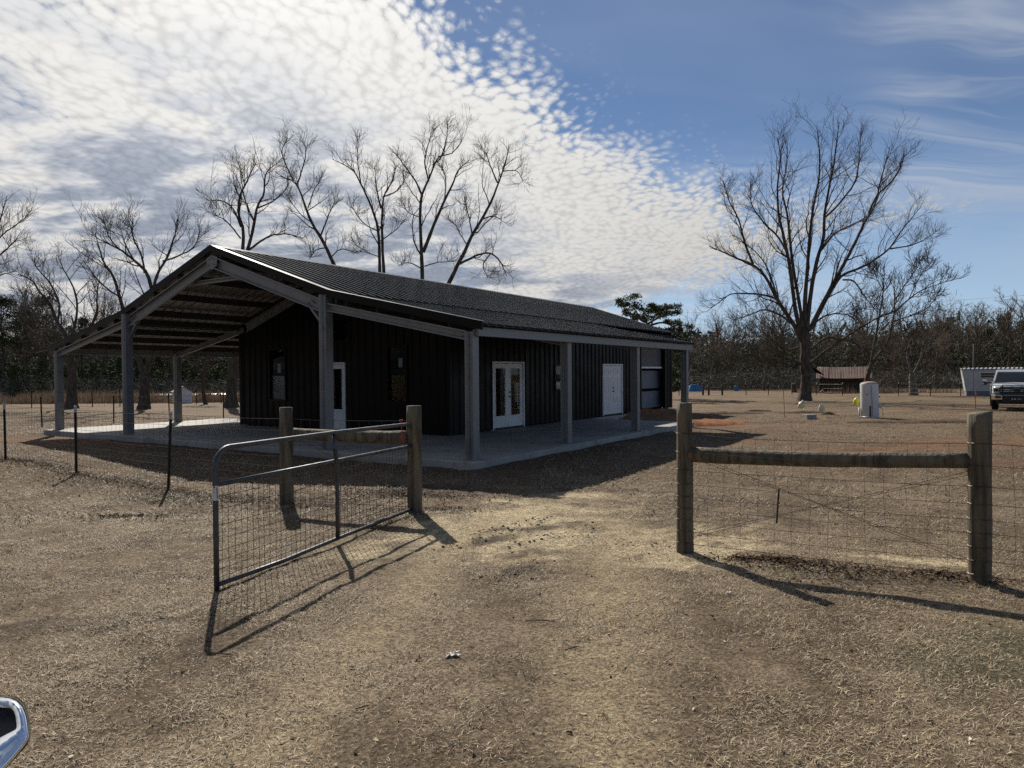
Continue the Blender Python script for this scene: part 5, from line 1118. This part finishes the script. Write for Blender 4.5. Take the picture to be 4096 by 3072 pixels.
for s_ in (-1, 1): MB().add([(s_*.925, 1.85, 1.37), (s_*.945, 3.0, 1.37), (s_*.785, 2.95, 1.86), (s_*.78, 2.42, 1.85)], [(0, 1, 2, 3)]).add([(s_*.945, 3.06, 1.37), (s_*.94, 3.95, 1.37), (s_*.78, 3.85, 1.84), (s_*.785, 3.02, 1.86)], [(0, 1, 2, 3)]).build('side_window', M['glassdark'], TR)
MB().bar((-.5, 1.585, 1.375), (.15, 1.58, 1.38), .02, .015).bar((.1, 1.585, 1.37), (.7, 1.58, 1.375), .02, .015).build('wiper', M['black'], TR)
gr_ = MB(); gr_.box(-.66, .66, .03, .12, .80, 1.16); grille = gr_.build('grille', M['black'], TR, bevel=.02)
M['satin'] = mat('satin grille bar', (.34, .35, .36), (.40, .41, .42), rough=.35, metal=.8, scale=4)
for z0, z1 in ((1.115, 1.16), (.985, 1.035), (.90, .95), (.79, .83)): MB().box(-.64, .64, .005, .04, z0, z1).build('grille_bar', M['satin'], grille, bevel=.008)
em = MB(); n_ = 24; V = [(a*math.cos(2*math.pi*k/n_), y, .985+bz*math.sin(2*math.pi*k/n_)) for (a, bz, y) in ((.20, .085, -.005), (.17, .062, -.015), (.17, .062, -.004)) for k in range(n_)]
em.add(V, [(i*n_+k, i*n_+(k+1) % n_, (i+1)*n_+(k+1) % n_, (i+1)*n_+k) for i in range(2) for k in range(n_)]).build('oval_emblem', M['satin'], grille)
MB().add([(.17*math.cos(2*math.pi*k/n_), -.006, .985+.062*math.sin(2*math.pi*k/n_)) for k in range(n_)], [tuple(range(n_))]).build('emblem_face', M['black'], grille)
M['lens'] = mat('headlamp lens', (.35, .37, .38), (.6, .62, .62), rough=.08, scale=9, coat=1.)
for s_ in (-1, 1):
    hl_ = MB(); x0, x1 = sorted((s_*.68, s_*.93)); hl_.box(x0, x1, .10, .24, .86, 1.12); h_ = hl_.build('headlamp', M['lens'], TR, bevel=.02)
    MB().box(x0+.05, x1-.05, .085, .105, .92, 1.04).build('lamp_bowl', M['black'], h_)
    w0, w1 = sorted((s_*.98, s_*.70))
    for y_ in (.95, 4.75):
        wh = MB(); V = []; prof = [(.16, .0), (.36, .0), (.40, .05), (.40, .23), (.36, .28), (.16, .28)]; n_ = 22
        wh.add([(s_*(.98-px_), y_+rr*math.cos(2*math.pi*k/n_), .40+rr*math.sin(2*math.pi*k/n_)) for rr, px_ in prof for k in range(n_)], [(i*n_+k, i*n_+(k+1) % n_, (i+1)*n_+(k+1) % n_, (i+1)*n_+k) for i in range(5) for k in range(n_)])
        wo = wh.build('wheel', M['tyre'], TR, smooth=False); lathe_v = [(s_*(.95), y_+rr*math.cos(2*math.pi*k/n_), .40+rr*math.sin(2*math.pi*k/n_)) for rr in (.22, .05) for k in range(n_)]
        MB().add(lathe_v, [(k, (k+1) % n_, n_+(k+1) % n_, n_+k) for k in range(n_)]+[tuple(n_+k for k in range(n_))]).build('rim', M['satin'], wo)
    mr = MB(); x0, x1 = sorted((s_*1.16, s_*1.36)); mr.box(x0, x1, 1.80, 1.95, 1.20, 1.36); mo = mr.build('mirror', M['black'], TR, bevel=.025)
    MB().box(x0+.005, x1-.005, 1.785, 1.93, 1.362, 1.47).build('mirror_cap', M['carwhite'], mo, bevel=.025); MB().box(*sorted((s_*.94, s_*1.17)), 1.86, 1.91, 1.27, 1.33).build('mirror_arm', M['black'], mo)
    MB().box(*sorted((s_*1.28, s_*1.37)), 1.775, 1.80, 1.24, 1.30).build('mirror_lamp', M['lens'], mo)
bp = MB(); loft(bp, [[(x, y, z) for (y, z) in ((ys, .50), (ys-.07, .54), (ys-.07, .74), (ys, .78), (ys+.10, .78), (ys+.10, .50))] for x, ys in ((-1.0, .20), (-.85, .06), (-.5, .02), (.5, .02), (.85, .06), (1.0, .20))]); bump_ = bp.build('bumper', M['chrome'], TR, bevel=.012)
for s_ in (-1, 1): MB().box(*sorted((s_*.62, s_*.86)), -.055, .02, .60, .70).build('fog_lamp', M['black'], bump_, bevel=.01)
MB().box(-.78, .78, .10, .9, .32, .50).box(-.6, .6, .3, 5.5, .38, .55).build('chassis', M['black'], TR)
gg = MB()
for s_ in (-1, 1):
    gg.bar((s_*.56, -.16, .42), (s_*.56, -.16, 1.24), .05, .07, (0, 1, 0))
    for z in (1.19, .99, .82): gg.tube([(s_*.56, -.16, z), (s_*.92, -.13, z), (s_*1.03, .06, z), (s_*1.03, .12, z)], .019, 6)
    gg.tube([(s_*1.0, -.02, .80), (s_*1.0, -.02, 1.20)], .019, 6); gg.tube([(s_*.68, -.16, .9), (s_*.68, -.16, 1.1)], .016, 6); gg.tube([(s_*.16, -.17, 1.18), (s_*.30, -.17, .82)], .016, 6)
gg.tube([(-.56, -.16, 1.22), (.56, -.16, 1.22)], .022, 6); gg.box(-.58, .58, -.20, -.13, .42, .72); gg.box(-.56, .56, -.18, -.15, .78, .83)
ggo = gg.build('grille_guard', M['black'], TR); MB().box(-.13, -.05, -.206, -.201, .555, .585).box(.0, .16, -.206, -.201, .565, .578).build('guard_badge', M['white'], ggo); MB().tube([(-.19, -.20, .57), (-.19, -.207, .57)], .026, 10).build('guard_badge', M['white'], ggo)

# ------------------------------------------------------------------ near chrome mirror at lower left
Ym = 1.06; mo_ = atY(30, 2900, Ym); CM = empty('door_mirror', (mo_[0], mo_[1], mo_[2]), 0, label='chrome door mirror of a vehicle poking in at the lower left corner', cat='mirror')
M['chrome2'] = mat('bright chrome', (.80, .82, .85), rough=.07, metal=1., bump=.03, scale=22, bscale=9)
pp = lambda L, y: [tuple(atY(a, b, y+(2960-b)*.00042)-mo_) for a, b in L]     # leans back, so it mirrors the sky
outer = [(-260, 2800), (-120, 2786), (0, 2783), (40, 2786), (72, 2797), (96, 2822), (110, 2860), (116, 2905), (117, 2945), (108, 2968), (90, 2992), (50, 3040), (10, 3085), (-60, 3150), (-180, 3190), (-260, 3190)]
mid = [(-258, 2812), (-120, 2797), (0, 2794), (36, 2797), (64, 2808), (86, 2832), (99, 2866), (106, 2905), (108, 2940), (100, 2960), (82, 2985), (42, 3032), (4, 3074), (-64, 3140), (-178, 3178), (-256, 3178)]
hole = [(-230, 2838), (-120, 2832), (0, 2829), (26, 2830), (44, 2834), (56, 2846), (63, 2868), (66, 2892), (67, 2908), (63, 2918), (50, 2925), (24, 2938), (0, 2950), (-60, 2980), (-150, 3010), (-225, 3010)]
n_ = len(outer); V = pp(outer, Ym+.05)+pp(outer, Ym+.015)+pp(mid, Ym-.004)+pp(hole, Ym-.006)+pp(hole, Ym+.012)
ch = MB().add(V, [(i*n_+k, i*n_+(k+1) % n_, (i+1)*n_+(k+1) % n_, (i+1)*n_+k) for i in range(4) for k in range(n_)]); ch.build('chrome_shell', M['chrome2'], CM, smooth=True, bevel=0)
MB().add(pp(hole, Ym+.011)+pp(hole, Ym+.018), [tuple(range(n_)), tuple(range(2*n_-1, n_-1, -1))]).build('dark_recess', M['black'], CM)
out2 = [(a+(7 if a > 60 else 3), b-(3 if b < 2850 else -1)) for a, b in outer]
MB().add(pp(out2, Ym+.052)+pp(out2, Ym+.10), [tuple(range(n_)), tuple(range(2*n_-1, n_-1, -1))]+[(k, (k+1) % n_, n_+(k+1) % n_, n_+k) for k in range(n_)]).build('back_shell', M['black'], CM)
MB().tube([(-.08, .06, -.03), (-.25, -.02, -.06), (-.45, -.2, -.10)], .028, 8).build('arm', M['black'], CM, smooth=True)
MB().prism([(-.55, .42), (.45, .42), (.45, 1.25), (-.55, 1.25)], (0, 0, -mo_[2]), (math.cos(R(62)), math.sin(R(62)), 0), (0, 0, 1), (-.10*math.sin(R(62)), .10*math.cos(R(62)), 0)).build('door_skin', M['carwhite'], CM, loc=(-.45, -.55, 0), bevel=.03)

# ------------------------------------------------------------------ leaves, sticks, scraps
def leaves(name, label, spots, seed):
    r = np.random.default_rng(seed); V = []; F = []; C = []
    for (px_, py_, sx, sy, n, rot) in spots:
        c = at(px_, py_); u = r.standard_normal(n)*sx; v = r.standard_normal(n)*sy; a = R(rot); x = c[0]+u*math.cos(a)-v*math.sin(a); y = c[1]+u*math.sin(a)+v*math.cos(a); z = tz(y)+bumps(x, y)+.006+r.random(n)*.022
        for i in range(n):
            t = r.random()*6.28; s = .014+.018*r.random(); d = np.array([math.cos(t), math.sin(t), r.uniform(-.5, .6)])*s; w = np.array([-math.sin(t), math.cos(t), r.uniform(-.4, .4)])*s*.42; p = np.array([x[i], y[i], z[i]]); b = len(V); cu = np.array([0, 0, .35*s])
            V += [p-d, p-w+cu, p+d, p+w+cu]; F += [(b, b+1, b+2, b+3)]; C += [np.array([(.10, .065, .042), (.075, .05, .035), (.15, .10, .065), (.055, .042, .034)][r.integers(4)])*r.uniform(.7, 1.3)]*4
    tag(link(name, npmesh(name, np.array(V), np.array(F), M['brush'], np.array(C))), label, 'leaves', kind='stuff')
leaves('leaf_litter', 'drifts of dark fallen leaves under the right fence', [(3150, 2252, .34, .055, 520, -20), (3050, 2238, .25, .05, 160, -20), (3290, 2285, .4, .05, 110, -18), (3500, 2315, .4, .05, 110, -16), (3700, 2300, .35, .05, 150, -16), (3850, 2320, .2, .06, 160, -16), (3330, 2340, .5, .10, 60, -16)], 1)
leaves('leaf_litter', 'fallen brown leaves along the left fence and gate post', [(1700, 1985, .5, .14, 380, -12), (1560, 1975, .4, .12, 200, -12), (1750, 2040, .3, .12, 160, 0), (306, 1902, .5, .10, 300, -35), (140, 1860, .8, .14, 420, -35), (60, 1842, .6, .12, 260, -35), (480, 1935, .7, .14, 220, -35), (672, 1962, .5, .10, 200, -30), (900, 2000, .7, .13, 220, -22), (1300, 2000, .6, .12, 200, -14), (520, 2065, .35, .06, 150, 0), (640, 2010, .8, .2, 130, -30), (250, 1930, .7, .2, 130, -30), (1150, 2030, .4, .1, 130, 0)], 2)
sk_ = MB(); r = np.random.default_rng(8)
for (px_, py_) in ((2160, 2490), (2290, 2590), (900, 2620), (3300, 2650), (640, 2480), (1450, 2830)):
    c = at(px_, py_); a = r.uniform(-.5, .6); L_ = r.uniform(.06, .22); d = np.array([math.cos(a), math.sin(a), 0]); z = float(tz(c[1])+bumps(np.array([c[0]]), np.array([c[1]]))[0])+.008
    p = np.array([c[0], c[1], z]); sk_.tube([p-d*L_/2, p+np.array([r.uniform(-.01, .01), r.uniform(-.012, .012), .003]), p+d*L_*.3+np.array([0, .006, .002]), p+d*L_/2], [.003, .004, .0035, .002], 5)
tag(sk_.build('fallen_twig', M['twig']), 'small dead twigs scattered over the near grass', 'twigs', kind='stuff')
def crumple(name, px_, py_, s, m, label, cat, seed):
    c = at(px_, py_); r = np.random.default_rng(seed); z = float(tz(c[1])+bumps(np.array([c[0]]), np.array([c[1]]))[0]); n = 9; V = []
    for i in range(n):
        for j in range(5): V.append((s*(i/(n-1)-.5)*(1+.2*r.standard_normal()), s*.55*(j/4-.5), .012+.25*s*abs(math.sin(i*.9+j))*r.random()))
    mb = MB().add(V, [(i*5+j, (i+1)*5+j, (i+1)*5+j+1, i*5+j+1) for i in range(n-1) for j in range(4)]); mb.add([(a, b, q-.003) for a, b, q in V], [(i*5+j+1, (i+1)*5+j+1, (i+1)*5+j, i*5+j) for i in range(n-1) for j in range(4)])
    mb.build(name, m, loc=(c[0], c[1], z-.004), rot=(R(6), 0, .3), label=label, cat=cat)
M['scrap'] = mat('white scrap', (.60, .56, .48), (.70, .66, .58), rough=.6, scale=20)
crumple('plastic_scrap', 1808, 2622, .085, M['scrap'], 'torn white scrap lying on the near grass in front of the gate', 'scrap', 3)
crumple('paper_scrap', 2915, 2378, .045, M['scrap'], 'tiny pale scrap on the grass in front of the right fence', 'scrap', 5)

# clods thrown up along the ruts at the gateway
cl_ = MB(); r = np.random.default_rng(12); CP = []
for (p, q, n) in ((at(1790, 2200), at(2150, 2085), 110), (at(2010, 2195), at(2400, 2100), 60), (at(1960, 2320), at(2170, 2235), 40), (at(2540, 2225), at(2680, 2165), 40), (at(1830, 2120), at(2600, 2170), 60), (at(2090, 2080), at(2300, 2060), 40), (at(2900, 2240), at(3300, 2290), 40)):
    for k in range(n):
        c = p+(q-p)*r.random(); CP.append((c[0]+r.normal()*.13, c[1]+r.normal()*.11))
CP = np.array(CP); cz = tz(CP[:, 1])+bumps(CP[:, 0], CP[:, 1])
for (x, y), z in zip(CP, cz):
    s_ = .005+.012*r.random()**2.5; cl_.ball((x, y, z+s_*.1), (s_*r.uniform(.8, 1.6), s_*r.uniform(.8, 1.4), s_*r.uniform(.4, .8)), 6, 4)
M['clod'] = mat('dry clods', (.11, .08, .052), (.20, .15, .10), rough=.95, spec=.1, scale=30)
tag(cl_.build('dirt_clods', M['clod'], smooth=False), 'small dirt clods thrown up along the wheel ruts at the gateway', 'dirt', kind='stuff')
# pale chips and leaf bits over the near grass, tufts at the foot of posts and rails
def chips():
    r = np.random.default_rng(33); n = 900; y = 2.6+r.random(n)**1.3*8; x = (r.random(n)*2-1)*(.8*y+.5); z = tz(y)+bumps(x, y)+.008
    V, F, c = slivers(r, np.stack([x, y, z], 1), .022, .014, .25, [(.55, .47, .34), (.16, .11, .075), (.42, .34, .22), (.62, .56, .45)], [.3, .35, .25, .1])
    tag(link('leaf_chips', npmesh('leaf_chips', V, F, M['brush'], c)), 'pale leaf chips and straw bits strewn over the near grass', 'litter', kind='stuff')
chips()
def tufts():
    r = np.random.default_rng(35); P_ = []
    for (p, q, n, w) in ((gl, bl, 34, .12), (bl, T[0], 40, .15), (T[0], T[1], 40, .2), (T[1], T[2], 40, .25), (gr, brp, 46, .10), (brp, far, 20, .12), (gA, gB, 26, .06)):
        for k in range(n): c = p+(q-p)*r.random(); P_.append((c[0]+r.normal()*w, c[1]+r.normal()*w, r.uniform(.4, 1.)))
    for k in range(90): y = r.uniform(3, 12); P_.append((r.uniform(-1, 1)*(.8*y), y, r.uniform(.3, .7)))
    P_ = np.array(P_); nb = 22; x = np.repeat(P_[:, 0], nb)+r.normal(size=len(P_)*nb)*.022; y = np.repeat(P_[:, 1], nb)+r.normal(size=len(P_)*nb)*.022; s = np.repeat(P_[:, 2], nb); z = tz(y)+bumps(x, y)-.004
    lx, ly = tolocal(x, y); ok = masks(x, y)['sand'] < .7; x, y, z, s = x[ok], y[ok], z[ok], s[ok]; n = len(x)
    d = r.standard_normal((n, 3))*np.array([.55, .55, .1]); d[:, 2] = .6+.5*r.random(n); d = unit(d); w = unit(np.stack([-d[:, 1], d[:, 0], 0*x], 1))*.0022; b = np.stack([x, y, z], 1); L_ = (.10*s*(.4+.8*r.random(n)))[:, None]
    V = np.stack([b-w, b+w, b+d*L_], 1).reshape(-1, 3); i = np.arange(n)*3; c = np.array([(.40, .31, .19), (.28, .21, .125), (.22, .19, .09), (.50, .41, .27)])[r.choice(4, n)]
    tag(link('grass_tufts', npmesh('grass_tufts', V, np.stack([i, i+1, i+2], 1), M['straw'], np.repeat(c, 3, 0))), 'dry grass tufts left standing along the fences and gate', 'grass', kind='stuff')
tufts()
